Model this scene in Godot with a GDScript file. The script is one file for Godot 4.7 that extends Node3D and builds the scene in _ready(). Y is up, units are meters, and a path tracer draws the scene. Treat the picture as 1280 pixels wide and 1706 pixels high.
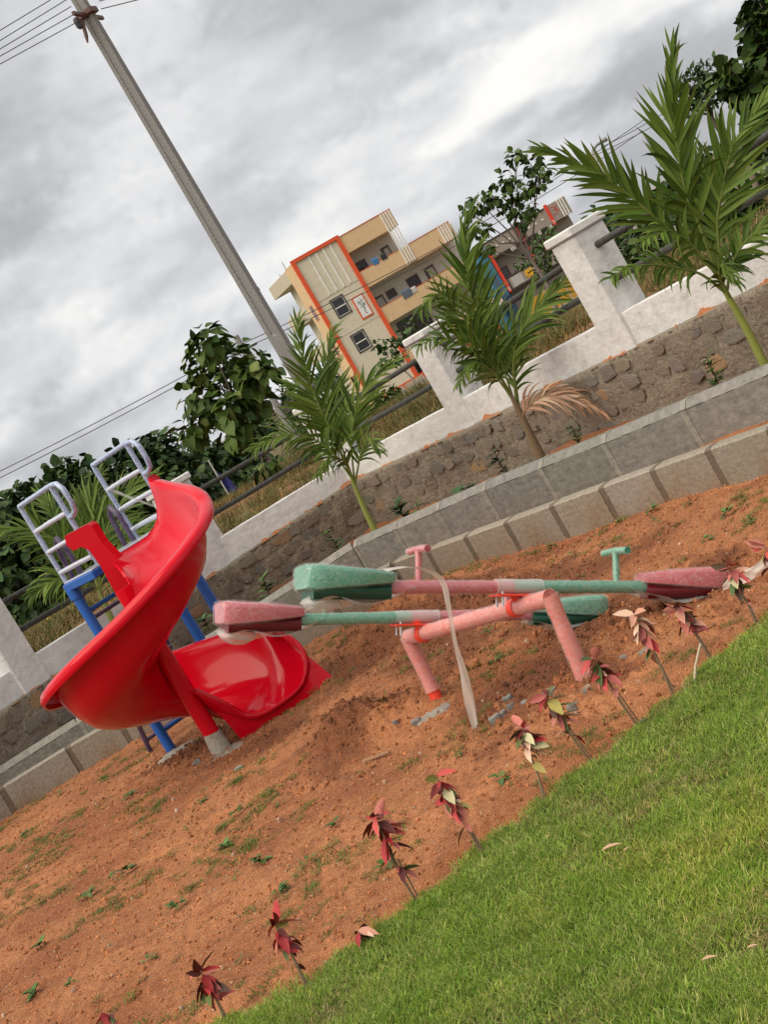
extends Node3D
# A tilted view over a play corner: spiral slide, wrapped see-saw, planter kerbs, boundary wall, palms and houses beyond.
const F := 2366.0
const EYE := 1.65
var ROLL := deg_to_rad(30.5)
var PITCH := atan(240.0 / 2366.0)
var rng := RandomNumberGenerator.new()
var counts := {}
var origin := {}
var M := {}
var soil_noise := FastNoiseLite.new()
var clod_noise := FastNoiseLite.new()
var patch_noise := FastNoiseLite.new()
var WALL := []      # boundary wall: [x, z, stone top, wall top]
var K1 := []
var K2 := []
var LAWN := []

# ---------- photo pixel -> direction; the distance always comes from what the thing stands on ----------
func ray(x: float, y: float) -> Vector3:
	var dx := x - 640.0
	var dy := y - 853.0
	var u := dx * cos(ROLL) - dy * sin(ROLL)
	var w := dx * sin(ROLL) + dy * cos(ROLL)
	return Vector3(u, -w * cos(PITCH) - F * sin(PITCH), -(F * cos(PITCH) - w * sin(PITCH)))
func at(x: float, y: float, depth: float) -> Vector3:
	var d := ray(x, y)
	return Vector3(0, EYE, 0) + d * (depth / -d.z)
func gr(x: float, y: float, h := 0.0) -> Vector3:
	var d := ray(x, y)
	return Vector3(0, EYE, 0) + d * ((h - EYE) / d.y)
func rf(a: float, b: float) -> float:
	return rng.randf_range(a, b)
func rdir() -> Vector3:
	var z := rf(-1, 1)
	var a := rf(0, TAU)
	return Vector3(sqrt(1 - z * z) * cos(a), z, sqrt(1 - z * z) * sin(a))
func tint(c: Color, amount: float) -> Color:
	var k := 1.0 + rf(-amount, amount)
	return Color(c.r * k * (1 + rf(-amount, amount) * .4), c.g * k, c.b * k * (1 + rf(-amount, amount) * .4))

# ---------- mesh builder ----------
class MB:
	var v := PackedVector3Array()
	var n := PackedVector3Array()
	var c := PackedColorArray()
	var i := PackedInt32Array()
	func tri(a: Vector3, b: Vector3, d: Vector3, col := Color.WHITE) -> void:
		var nn := (b - a).cross(d - a).normalized()
		var k := v.size()
		v.append(a); v.append(b); v.append(d)
		n.append(nn); n.append(nn); n.append(nn)
		c.append(col); c.append(col); c.append(col)
		i.append(k); i.append(k + 2); i.append(k + 1)
	func quad(a: Vector3, b: Vector3, d: Vector3, e: Vector3, col := Color.WHITE) -> void:
		var nn := (d - a).cross(e - b).normalized()
		var k := v.size()
		v.append(a); v.append(b); v.append(d); v.append(e)
		for q in 4:
			n.append(nn); c.append(col)
		i.append(k); i.append(k + 2); i.append(k + 1); i.append(k); i.append(k + 3); i.append(k + 2)
	# smooth patch; rows of equal length, counter-clockwise with rows going "up" and columns "right" seen from outside
	func grid(rows: Array, cols: Array, closed := false, one := Color.WHITE) -> void:
		var k := v.size()
		var w: int = rows[0].size()
		var h := rows.size()
		var acc := PackedVector3Array()
		acc.resize(w * h)
		for y in h:
			v.append_array(rows[y])
			if cols.size() > 0:
				c.append_array(cols[y])
			else:
				for x in w: c.append(one)
		for y in h - 1:
			for x in (w if closed else w - 1):
				var x2 := (x + 1) % w
				var a := y * w + x
				var b := y * w + x2
				var d := (y + 1) * w + x2
				var e := (y + 1) * w + x
				var nn := (v[k + d] - v[k + a]).cross(v[k + e] - v[k + b])
				acc[a] += nn; acc[b] += nn; acc[d] += nn; acc[e] += nn
				i.append(k + a); i.append(k + d); i.append(k + b)
				i.append(k + a); i.append(k + e); i.append(k + d)
		for q in w * h:
			n.append(acc[q].normalized() if acc[q].length_squared() > 1e-18 else Vector3.UP)
	func tube(pts: Array, radii: Array, sides := 8, col := Color.WHITE, cap := true) -> void:
		var up := Vector3.UP
		var t0: Vector3 = (pts[1] - pts[0]).normalized()
		if absf(t0.y) > .9: up = Vector3.RIGHT
		var s := t0.cross(up).normalized()
		var rows := []
		for q in pts.size():
			var t: Vector3
			if q == 0: t = pts[1] - pts[0]
			elif q == pts.size() - 1: t = pts[q] - pts[q - 1]
			else: t = pts[q + 1] - pts[q - 1]
			t = t.normalized()
			s = (s - t * s.dot(t)).normalized()
			var b := t.cross(s)
			var r: float = radii[q] if q < radii.size() else radii[radii.size() - 1]
			var row := PackedVector3Array()
			for a in sides:
				var an := TAU * a / sides
				row.append(pts[q] + (s * cos(an) + b * sin(an)) * r)
			rows.append(row)
		grid(rows, [], true, col)
		if cap:
			for e in 2:
				var row: PackedVector3Array = rows[0] if e == 0 else rows[rows.size() - 1]
				var m: Vector3 = pts[0] if e == 0 else pts[pts.size() - 1]
				for a in sides:
					var a2 := (a + 1) % sides
					if e == 0: tri(m, row[a2], row[a], col)
					else: tri(m, row[a], row[a2], col)
	# bevelled box in the frame xf, full size s
	func box(xf: Transform3D, s: Vector3, bev := 0.0, col := Color.WHITE) -> void:
		var h := s * .5
		var e := minf(bev, minf(h.x, minf(h.y, h.z)) * .9)
		if e <= 0.0:
			var p := []
			for q in 8:
				p.append(xf * Vector3(h.x if q & 1 else -h.x, h.y if q & 2 else -h.y, h.z if q & 4 else -h.z))
			quad(p[4], p[5], p[7], p[6], col); quad(p[1], p[0], p[2], p[3], col)
			quad(p[5], p[1], p[3], p[7], col); quad(p[0], p[4], p[6], p[2], col)
			quad(p[6], p[7], p[3], p[2], col); quad(p[0], p[1], p[5], p[4], col)
			return
		for axis in 3:
			var ax := Vector3.ZERO; ax[axis] = 1
			var bx := Vector3.ZERO; bx[(axis + 1) % 3] = 1
			var cx := Vector3.ZERO; cx[(axis + 2) % 3] = 1
			var hb: float = h[(axis + 1) % 3]
			var hc: float = h[(axis + 2) % 3]
			var ha: float = h[axis]
			for sg in [1.0, -1.0]:
				var m: Vector3 = ax * ha * sg
				var q: Array = [m - bx * (hb - e) - cx * (hc - e), m + bx * (hb - e) - cx * (hc - e), m + bx * (hb - e) + cx * (hc - e), m - bx * (hb - e) + cx * (hc - e)]
				if sg < 0: q.reverse()
				quad(xf * q[0], xf * q[1], xf * q[2], xf * q[3], col)
			for s1 in [1.0, -1.0]:
				for s2 in [1.0, -1.0]:
					var l: Vector3 = ax * (ha - e)
					var m1: Vector3 = bx * hb * s1 + cx * (hc - e) * s2
					var m2: Vector3 = bx * (hb - e) * s1 + cx * hc * s2
					var q2: Array = [m1 - l, m1 + l, m2 + l, m2 - l]
					if s1 * s2 > 0: q2.reverse()
					quad(xf * q2[0], xf * q2[1], xf * q2[2], xf * q2[3], col)
		for q in 8:
			var sx := 1.0 if q & 1 else -1.0
			var sy := 1.0 if q & 2 else -1.0
			var sz := 1.0 if q & 4 else -1.0
			var a := xf * Vector3(h.x * sx, (h.y - e) * sy, (h.z - e) * sz)
			var b := xf * Vector3((h.x - e) * sx, h.y * sy, (h.z - e) * sz)
			var d := xf * Vector3((h.x - e) * sx, (h.y - e) * sy, h.z * sz)
			if sx * sy * sz > 0: tri(a, b, d, col)
			else: tri(a, d, b, col)
	# flat polygon (world points, counter-clockwise seen from the front) pushed back along `back`
	func slab(poly: Array, back: Vector3, col := Color.WHITE) -> void:
		var ax: Vector3 = (poly[1] - poly[0]).normalized()
		var nn: Vector3 = -back.normalized()
		var ay := nn.cross(ax).normalized()
		var flat := PackedVector2Array()
		for q in poly: flat.append(Vector2((q - poly[0]).dot(ax), (q - poly[0]).dot(ay)))
		var t := Geometry2D.triangulate_polygon(flat)
		for q in range(0, t.size(), 3):
			var a: Vector3 = poly[t[q]]
			var b: Vector3 = poly[t[q + 1]]
			var d: Vector3 = poly[t[q + 2]]
			if (b - a).cross(d - a).dot(nn) < 0:
				var sw := b; b = d; d = sw
			tri(a, b, d, col)
			tri(a + back, d + back, b + back, col)
		for q in poly.size():
			var a: Vector3 = poly[q]
			var b: Vector3 = poly[(q + 1) % poly.size()]
			quad(a, a + back, b + back, b, col)
	# leaf: folded blade from p along d, blade normal up, length l, half width w
	func leaf(p: Vector3, d: Vector3, up: Vector3, l: float, w: float, col: Color, curl := .15, fold := .25) -> void:
		var s := d.cross(up).normalized()
		var nn := s.cross(d).normalized()
		var k := v.size()
		var st := [0.0, .16, .42, .74, 1.0]
		var ww := [.06, .70, 1.0, .66, .0]
		for q in 5:
			var t: float = st[q]
			var m: Vector3 = p + d * l * t - nn * curl * l * t * t
			var off: Vector3 = s * w * ww[q]
			var rise: Vector3 = nn * w * ww[q] * fold
			v.append(m - off + rise); v.append(m); v.append(m + off + rise)
			n.append((nn + s * fold).normalized()); n.append(nn); n.append((nn - s * fold).normalized())
			c.append(col); c.append(col); c.append(col)
		for q in 4:
			for e in 2:
				var a := k + q * 3 + e
				i.append(a); i.append(a + 4); i.append(a + 1)
				i.append(a); i.append(a + 3); i.append(a + 4)
	func commit(colors := true) -> ArrayMesh:
		var m := ArrayMesh.new()
		var arr := []
		arr.resize(Mesh.ARRAY_MAX)
		arr[Mesh.ARRAY_VERTEX] = v
		arr[Mesh.ARRAY_NORMAL] = n
		if colors: arr[Mesh.ARRAY_COLOR] = c
		arr[Mesh.ARRAY_INDEX] = i
		m.add_surface_from_arrays(Mesh.PRIMITIVE_TRIANGLES, arr)
		return m

# ---------- nodes ----------
func numbered(parent: Node, called: String) -> String:
	var key := str(parent.get_instance_id()) + called
	counts[key] = counts.get(key, -1) + 1
	return called if counts[key] == 0 else "%s_%03d" % [called, counts[key]]
func tag(o: Node, label: String, category: String, group := "", kind := "") -> void:
	if label: o.set_meta("label", label)
	if category: o.set_meta("category", category)
	if group: o.set_meta("group", group)
	if kind: o.set_meta("kind", kind)
func thing(called: String, label: String, category: String, base := Vector3.ZERO, group := "") -> Node3D:
	var o := Node3D.new()
	o.name = numbered(self, called)
	add_child(o)
	o.position = base
	origin[o] = base
	tag(o, label, category, group)
	return o
# geometry given in world coordinates, hung under parent (local = true: in the parent's own axes)
func part(called: String, shape, material: Material, parent: Node, local := false) -> MeshInstance3D:
	var o := MeshInstance3D.new()
	o.mesh = shape.commit() if shape is MB else shape
	o.material_override = material
	o.name = numbered(parent, called)
	parent.add_child(o, true)
	if not local and origin.has(parent): o.position = -origin[parent]
	return o
func single(called: String, shape, material: Material, label: String, category: String, group := "", kind := "") -> MeshInstance3D:
	var o := part(called, shape, material, self)
	tag(o, label, category, group, kind)
	return o
func setting(called: String, shape, material: Material) -> MeshInstance3D:
	var o := part(called, shape, material, self)
	o.set_meta("kind", "structure")
	return o
func spread(called: String, mesh: Mesh, material: Material, xfs: Array, cols: Array, label: String, category: String, parent: Node = self) -> void:
	var mm := MultiMesh.new()
	mm.transform_format = MultiMesh.TRANSFORM_3D
	mm.use_colors = cols.size() > 0
	mm.mesh = mesh
	mm.instance_count = xfs.size()
	for q in xfs.size():
		mm.set_instance_transform(q, xfs[q])
		if cols.size() > 0: mm.set_instance_color(q, cols[q])
	var o := MultiMeshInstance3D.new()
	o.multimesh = mm
	o.material_override = material
	o.name = numbered(parent, called)
	parent.add_child(o, true)
	tag(o, label, category, "", "stuff")

# ---------- textures and materials ----------
func noise_image(sd: int, freq: float, oct: int, size := 512, type := FastNoiseLite.TYPE_SIMPLEX_SMOOTH, fractal := FastNoiseLite.FRACTAL_FBM) -> Image:
	var nz := FastNoiseLite.new()
	nz.seed = sd
	nz.noise_type = type
	nz.frequency = freq
	nz.fractal_type = fractal
	nz.fractal_octaves = oct
	nz.fractal_gain = .55
	return nz.get_seamless_image(size, size)
# two noise layers through a colour ramp (linear colours)
func ramp_tex(a: Image, b: Image, share: float, stops: Array) -> ImageTexture:
	var da := a.get_data()
	var db := b.get_data()
	var lut := PackedByteArray()
	for q in 256:
		var t := q / 255.0 * (stops.size() - 1)
		var k := mini(int(t), stops.size() - 2)
		var col: Color = stops[k].lerp(stops[k + 1], t - k).linear_to_srgb()
		lut.append(int(clampf(col.r, 0, 1) * 255)); lut.append(int(clampf(col.g, 0, 1) * 255)); lut.append(int(clampf(col.b, 0, 1) * 255))
	var out := PackedByteArray()
	out.resize(da.size() * 3)
	for q in da.size():
		var k := int(clampf((da[q] - 127.5) * (1.0 - share) + (db[q] - 127.5) * share, -85, 85) * 1.5 + 127.5) * 3
		out[q * 3] = lut[k]; out[q * 3 + 1] = lut[k + 1]; out[q * 3 + 2] = lut[k + 2]
	var im := Image.create_from_data(a.get_width(), a.get_height(), false, Image.FORMAT_RGB8, out)
	return ImageTexture.create_from_image(im)
func bump_tex(a: Image, strength: float) -> ImageTexture:
	var im: Image = a.duplicate()
	im.convert(Image.FORMAT_RGBA8)
	im.bump_map_to_normal_map(strength)
	return ImageTexture.create_from_image(im)
func mat(key: String, col: Color, rough := .8, tex: Texture2D = null, scale := 1.0, bump: Texture2D = null, bump_scale := 1.0) -> StandardMaterial3D:
	var m := StandardMaterial3D.new()
	m.albedo_color = col.linear_to_srgb()
	m.roughness = rough
	m.vertex_color_use_as_albedo = true
	m.cull_mode = BaseMaterial3D.CULL_DISABLED
	if tex or bump:
		m.uv1_triplanar = true
		m.uv1_world_triplanar = true
		m.uv1_scale = Vector3.ONE * scale
	if tex: m.albedo_texture = tex
	if bump:
		m.normal_enabled = true
		m.normal_texture = bump
		m.normal_scale = bump_scale
	M[key] = m
	return m

func _ready() -> void:
	rng.seed = 7
	var cam := Camera3D.new()
	cam.name = "camera"
	cam.projection = Camera3D.PROJECTION_PERSPECTIVE
	cam.keep_aspect = Camera3D.KEEP_HEIGHT
	cam.fov = rad_to_deg(2.0 * atan(853.0 / F))
	cam.near = .05
	cam.far = 4000
	cam.transform = Transform3D(Basis(Vector3.RIGHT, -PITCH) * Basis(Vector3.BACK, -ROLL), Vector3(0, EYE, 0))
	add_child(cam)
	cam.current = true
	var env := Environment.new()
	env.background_mode = Environment.BG_SKY
	env.sky = Sky.new()
	var sm := PanoramaSkyMaterial.new()
	sm.panorama = sky_image()
	env.sky.sky_material = sm
	env.background_energy_multiplier = 1.0
	env.tonemap_mode = Environment.TONE_MAPPER_LINEAR
	env.tonemap_exposure = 2.5
	env.sdfgi_enabled = true
	env.ssao_enabled = true
	env.ssil_enabled = true
	var we := WorldEnvironment.new()
	we.name = "environment"
	we.environment = env
	add_child(we)
	var sun := DirectionalLight3D.new()
	sun.name = "sun"
	sun.light_energy = .5
	sun.light_angular_distance = 75.0
	sun.light_color = Color(1, .95, .87)
	sun.shadow_enabled = true
	add_child(sun)
	sun.look_at_from_position(Vector3(-5, 10, 3.4), Vector3.ZERO, Vector3.UP)

	soil_noise.seed = 3; soil_noise.frequency = .9; soil_noise.fractal_octaves = 4
	clod_noise.seed = 11; clod_noise.frequency = 9.0; clod_noise.fractal_octaves = 3; clod_noise.fractal_type = FastNoiseLite.FRACTAL_RIDGED
	patch_noise.seed = 21; patch_noise.frequency = .55; patch_noise.fractal_octaves = 4
	materials()
	plan()
	build_ground()
	build_field()
	build_kerbs()
	build_stone_wall()
	build_boundary_wall()
	build_house_yellow()
	build_house_taupe()
	build_far_walls()
	build_poles()
	build_trees()
	build_palms()
	build_slide()
	build_seesaw()
	build_hedge()
	build_bed_plants()
	build_soil_litter()
	build_grass()

# overcast sky: layered cloud noise on a plane overhead, so that the streaks flatten towards the horizon
func sky_image() -> ImageTexture:
	var W := 2048
	var Hh := 1024
	var big := FastNoiseLite.new()
	big.seed = 5; big.frequency = .75; big.fractal_octaves = 5; big.fractal_gain = .5
	big.domain_warp_enabled = true; big.domain_warp_amplitude = .5; big.domain_warp_frequency = .6
	var small := FastNoiseLite.new()
	small.seed = 9; small.frequency = 2.6; small.fractal_octaves = 5; small.fractal_gain = .55
	var data := PackedFloat32Array()
	data.resize(W * Hh * 3)
	# cloud masses seen in the photograph: [pixel, half width and height in degrees, thinner (+) or thicker (-)]
	var masses := []
	for m in [[10, 590, 6.0, 3.4, -1.25], [150, 640, 2.2, 1.0, .30], [380, 520, 7.0, 2.4, .30], [255, 95, 3.5, 1.6, .45], [330, 330, 7.0, 2.2, -.22], [560, 200, 5.0, 2.5, -.12], [990, 90, 4.0, 1.2, .30], [800, 330, 4.0, 1.6, .15], [90, 250, 4.0, 2.0, -.15]]:
		var dv := ray(m[0], m[1]).normalized()
		masses.append([atan2(dv.x, -dv.z), asin(dv.y), deg_to_rad(m[2]), deg_to_rad(m[3]), m[4]])
	for y in Hh:
		var el := (.5 - (y + .5) / Hh) * PI
		var dy := sin(el)
		var ch := cos(el)
		for x in W:
			var k := (y * W + x) * 3
			if dy < -.02:
				data[k] = .20; data[k + 1] = .17; data[k + 2] = .14
				continue
			var az := ((x + .5) / W - .5) * TAU
			var q := Vector2(sin(az), cos(az)) * (ch / (maxf(dy, 0.0) + .26))
			var b := big.get_noise_3d(q.x, q.y, dy * 3.0)
			var s := small.get_noise_3d(q.x, q.y, dy * 6.0)
			var d := b * .72 + s * .20
			var bias := 0.0
			if absf(az) < .6 and el < .6:
				for m in masses:
					var ex: float = (az - m[0]) / m[2]
					var ey: float = (el - m[1]) / m[3]
					bias += m[4] * exp(-ex * ex - ey * ey)
			var t := clampf(.45 + d * 1.15 + bias * (1.0 + s * 2.2), 0, 1)
			t = t * t * (3 - 2 * t)
			# thin cloud lets more light through, thick cloud is grey
			var lum := lerpf(.178, .425, t)
			var warm := clampf((t - .45) * 1.6, 0, 1)
			data[k] = lum * lerpf(.985, 1.025, warm)
			data[k + 1] = lum * lerpf(1.0, 1.0, warm)
			data[k + 2] = lum * lerpf(1.035, .93, warm)
	var im := Image.create_from_data(W, Hh, false, Image.FORMAT_RGBF, data.to_byte_array())
	return ImageTexture.create_from_image(im)

# film wound round and round: noise drawn out along one direction
func streaks(sd: int, turned: bool) -> Image:
	var nz := FastNoiseLite.new()
	nz.seed = sd
	nz.frequency = .035
	nz.fractal_octaves = 4
	nz.fractal_gain = .65
	var im := nz.get_seamless_image(48 if turned else 512, 512 if turned else 48)
	im.resize(512, 512, Image.INTERPOLATE_CUBIC)
	return im
# taut creases of the film: thin bright ridges running two ways
func film_lines() -> Image:
	var a := []
	for k in 3:
		var nz := FastNoiseLite.new()
		nz.seed = 60 + k
		nz.frequency = .03
		nz.fractal_type = FastNoiseLite.FRACTAL_RIDGED
		nz.fractal_octaves = 3
		var im := nz.get_seamless_image([512, 40, 160][k], [40, 512, 340][k])
		im.resize(512, 512, Image.INTERPOLATE_CUBIC)
		a.append(im.get_data())
	var out := PackedByteArray()
	out.resize(512 * 512)
	for q in out.size():
		var m := maxf(a[0][q], maxf(a[1][q], a[2][q])) / 255.0
		out[q] = int(clampf(.22 + pow(m, 6.0) * .85, 0, 1) * 255)
	return Image.create_from_data(512, 512, false, Image.FORMAT_L8, out)
func materials() -> void:
	var fine := noise_image(1, .03, 5)
	var grit := noise_image(2, .14, 3)
	var blot := noise_image(3, .012, 4)
	var cells := noise_image(4, .05, 2, 512, FastNoiseLite.TYPE_CELLULAR)
	var ridge := noise_image(6, .018, 5, 512, FastNoiseLite.TYPE_SIMPLEX_SMOOTH, FastNoiseLite.FRACTAL_RIDGED)
	var thread := noise_image(7, .02, 4)
	thread = streaks(31, false)
	var lines := film_lines()
	var bump_lines := bump_tex(lines, 4.0)
	var bump_fine := bump_tex(fine, 6.0)
	var bump_grit := bump_tex(grit, 5.0)
	var bump_ridge := bump_tex(ridge, 6.0)
	var soil := ramp_tex(fine, grit, .55, [Color(.23, .082, .033), Color(.47, .178, .069), Color(.57, .236, .097), Color(.73, .37, .19)])
	mat("soil", Color.WHITE, .95, soil, 1.6, bump_tex(grit, 12.0), 1.6)
	var turf := ramp_tex(fine, grit, .5, [Color(.05, .06, .015), Color(.10, .13, .028), Color(.16, .15, .05)])
	mat("turf", Color.WHITE, .95, turf, 2.5, bump_grit, 1.0)
	mat("field", Color.WHITE, .95, ramp_tex(fine, grit, .5, [Color(.55, .55, .55), Color(.95, .95, .95), Color(1.25, 1.2, 1.1)]), .5, bump_grit, 1.2)
	var conc := ramp_tex(fine, grit, .45, [Color(.17, .15, .125), Color(.30, .275, .235), Color(.37, .345, .30), Color(.47, .44, .39)])
	mat("concrete", Color.WHITE, .9, conc, 1.8, bump_grit, .8)
	mat("concrete_smooth", Color.WHITE, .75, ramp_tex(blot, fine, .5, [Color(.19, .185, .17), Color(.34, .33, .305), Color(.45, .435, .40), Color(.60, .57, .52)]), 1.5, bump_fine, .35)
	mat("whitewash", Color.WHITE, .85, ramp_tex(blot, fine, .35, [Color(.40, .40, .395), Color(.58, .58, .575), Color(.64, .64, .635), Color(.71, .71, .70)]), .7, bump_fine, .35)
	mat("mortar", Color.WHITE, .95, ramp_tex(ridge, grit, .4, [Color(.08, .062, .044), Color(.15, .122, .091), Color(.205, .172, .130), Color(.31, .265, .21)]), 1.4, bump_fine, 1.3)
	mat("stone", Color.WHITE, .9, ramp_tex(fine, grit, .4, [Color(.55, .55, .55), Color(.9, .9, .9), Color(1.2, 1.2, 1.2)]), 3.0, bump_fine, 1.2)
	mat("pole_concrete", Color.WHITE, .9, ramp_tex(fine, grit, .55, [Color(.14, .14, .137), Color(.235, .232, .225), Color(.31, .305, .295)]), 1.6, bump_fine, 1.0)
	mat("plaster", Color.WHITE, .9, ramp_tex(blot, fine, .3, [Color(.86, .86, .86), Color(1, 1, 1), Color(1.06, 1.06, 1.06)]), .25)
	mat("paint", Color.WHITE, .6)
	var dark := mat("pane_dark", Color(.018, .02, .023), .08)
	dark.metallic_specular = .5
	var red := mat("slide_red", Color(.54, .002, .013), .17, null, 1.0, bump_tex(blot, 2.0), .06)
	red.clearcoat_enabled = true; red.clearcoat = .22; red.metallic_specular = .28; red.clearcoat_roughness = .08
	mat("steel_red", Color(.75, .055, .025), .35)
	mat("steel_blue", Color(.012, .105, .42), .35)
	mat("steel_purple", Color.WHITE, .45, ramp_tex(fine, thread, .5, [Color(.03, .018, .05), Color(.06, .035, .09), Color(.25, .22, .28)]), 6.0)
	mat("wrap_blue", Color.WHITE, .3, ramp_tex(fine, lines, .55, [Color(.04, .10, .34), Color(.24, .32, .50), Color(.52, .57, .66), Color(.74, .76, .79)]), 4.5, bump_lines, .6)
	mat("wrap_white", Color.WHITE, .3, ramp_tex(fine, lines, .5, [Color(.28, .34, .50), Color(.54, .57, .65), Color(.74, .76, .79)]), 4.5, bump_lines, .6)
	mat("wrap_pink", Color.WHITE, .28, ramp_tex(fine, lines, .62, [Color(.46, .03, .055), Color(.52, .07, .10), Color(.57, .12, .15), Color(.62, .20, .22)]), 2.8, bump_lines, .6)
	mat("wrap_salmon", Color.WHITE, .28, ramp_tex(fine, lines, .62, [Color(.60, .08, .06), Color(.64, .15, .12), Color(.68, .23, .19), Color(.72, .34, .30)]), 2.8, bump_lines, .6)
	mat("wrap_green", Color.WHITE, .28, ramp_tex(fine, lines, .62, [Color(.015, .21, .11), Color(.04, .28, .17), Color(.08, .34, .23), Color(.17, .44, .33)]), 2.8, bump_lines, .6)
	for k in ["wrap_pink", "wrap_salmon", "wrap_green", "wrap_blue", "wrap_white"]:
		M[k].clearcoat_enabled = true
		M[k].clearcoat = .7
		M[k].clearcoat_roughness = .12
	mat("seat_green", Color(.012, .075, .045), .4)
	mat("seat_red", Color(.13, .008, .012), .4)
	var film := mat("film", Color(.86, .86, .84), .18, null, 1.0, bump_ridge, 1.2)
	film.uv1_scale = Vector3.ONE * 6.0
	film.albedo_color.a = .28
	film.transparency = BaseMaterial3D.TRANSPARENCY_ALPHA
	# cling film: clear between its creases, milky along them
	var fd := lines.get_data()
	var gd := fine.get_data()
	var rgba := PackedByteArray()
	rgba.resize(fd.size() * 4)
	for q in fd.size():
		rgba[q * 4] = 226; rgba[q * 4 + 1] = 224; rgba[q * 4 + 2] = 220
		rgba[q * 4 + 3] = int(clampf(fd[q] / 255.0 * .72 + (gd[q] / 255.0 - .5) * .12 - .12, .03, .65) * 255)
	var film3 := mat("film_wrap", Color.WHITE, .14, ImageTexture.create_from_image(Image.create_from_data(512, 512, false, Image.FORMAT_RGBA8, rgba)), 4.5, bump_lines, 1.0)
	film3.transparency = BaseMaterial3D.TRANSPARENCY_ALPHA
	var film2 := mat("film_loose", Color(.80, .77, .72), .25, null, 1.0, bump_ridge, 1.6)
	film2.uv1_scale = Vector3.ONE * 9.0
	film2.albedo_color.a = .62
	film2.transparency = BaseMaterial3D.TRANSPARENCY_ALPHA
	var leaf := mat("leaf", Color.WHITE, .5)
	leaf.metallic_specular = .28
	leaf.backlight_enabled = true
	leaf.backlight = Color(.10, .14, .03)
	var dry := mat("leaf_dry", Color.WHITE, .7)
	dry.backlight_enabled = true
	dry.backlight = Color(.12, .08, .05)
	mat("bark", Color.WHITE, .9, ramp_tex(fine, grit, .5, [Color(.6, .6, .6), Color(1, 1, 1), Color(1.2, 1.2, 1.2)]), 5.0, bump_fine, 1.0)
	mat("rail", Color.WHITE, .75, ramp_tex(blot, fine, .5, [Color(.022, .020, .015), Color(.034, .032, .024), Color(.045, .046, .038), Color(.07, .13, .19)]), 2.2, bump_fine, .6)
	mat("grass", Color.WHITE, .6).backlight_enabled = true
	M["grass"].backlight = Color(.2, .24, .05)
	M["grass"].metallic_specular = .25
	mat("wire", Color(.05, .05, .05), .6)
	mat("metal", Color.WHITE, .45)

func plan() -> void:
	# boundary wall: pillar feet, with distances from the pillars' shared height
	var rows := [[1045, 585, 12.6, .83], [782, 712, 15.8, .70], [590, 800, 17.8, .645], [375, 945, 17.0, .66], [60, 1145, 14.2, .755]]
	for r in rows:
		var p := at(r[0], r[1], r[2] * .85)
		WALL.append([p.x, p.z, p.y, EYE - (EYE - r[3]) * .85])
	var a := at(1280, 470, 9.1)
	WALL.push_front([a.x, a.z, a.y, 1.02])
	WALL.push_front([a.x + 1.06, a.z + 2.46, .81, 1.1])
	var b: Array = WALL[WALL.size() - 1]
	WALL.append([b[0] - 1.32, b[1] + 2.3, .69, .93])
	K1 = [[2.75, -6.3, .26], [1.97, -7.39, .25], [1.2, -8.49, .25], [.65, -9.24, .25], [-.14, -10.34, .25], [-1.2, -10.62, .24], [-3.04, -10.9, .22], [-3.62, -10.82, .22], [-5.2, -10.4, .22]]
	K2 = [[3.05, -6.85, .46], [2.28, -7.91, .45], [1.42, -8.93, .45], [.68, -9.97, .45], [-.34, -11.12, .44], [-1.4, -11.2, .38], [-2.94, -11.22, .335], [-3.75, -11.0, .33], [-5.3, -10.62, .33]]
	for q in [[1280, 1040], [1180, 1118], [1100, 1180], [980, 1278], [800, 1420], [690, 1512], [600, 1578], [500, 1650], [380, 1705]]:
		LAWN.append(gr(q[0], q[1]))
	LAWN.push_front(Vector3(2.2, 0, -5.75)); LAWN.push_front(Vector3(4.5, 0, -6.3))
	LAWN.append(Vector3(-2.4, 0, -4.5)); LAWN.append(Vector3(-4.5, 0, -4.4))

func lawn_z(x: float) -> float:      # z of the lawn's far edge
	for q in LAWN.size() - 1:
		var a: Vector3 = LAWN[q]
		var b: Vector3 = LAWN[q + 1]
		if x <= a.x and x >= b.x: return lerpf(b.z, a.z, (x - b.x) / (a.x - b.x))
	return LAWN[0].z if x > LAWN[0].x else LAWN[LAWN.size() - 1].z
func line_z(L: Array, x: float) -> float:
	for q in L.size() - 1:
		if x <= L[q][0] and x >= L[q + 1][0]:
			return lerpf(L[q + 1][1], L[q][1], (x - L[q + 1][0]) / (L[q][0] - L[q + 1][0]))
	return L[0][1] if x > L[0][0] else L[L.size() - 1][1]
func bump(x: float, z: float, cx: float, cz: float, r: float, h: float) -> float:
	var d := Vector2(x - cx, z - cz).length() / r
	return h * exp(-d * d * 1.6)
# digging left heaps of dark loose soil between the slide and the see-saw and along the kerb
func dug(x: float, z: float) -> float:
	var d := bump(x, z, -.35, -9.1, .75, 1.0) + bump(x, z, .2, -8.4, .6, .8) + bump(x, z, -.7, -7.05, .45, .9) + bump(x, z, .6, -6.6, .55, .7) + bump(x, z, -1.9, -9.3, .5, .7) + bump(x, z, .25, -5.75, .4, .6) + bump(x, z, 1.2, -6.3, .4, .6) + bump(x, z, -.1, -7.4, .6, .6) + bump(x, z, .0, -6.2, .4, .5) + bump(x, z, .9, -6.0, .45, .55) + bump(x, z, .7, -7.6, .5, .5) + bump(x, z, -1.3, -8.3, .4, .4)
	return clampf(d + patch_noise.get_noise_2d(x * 2.0, z * 2.0) * .5 * clampf(d * 2.0, 0, 1), 0, 1)
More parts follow.
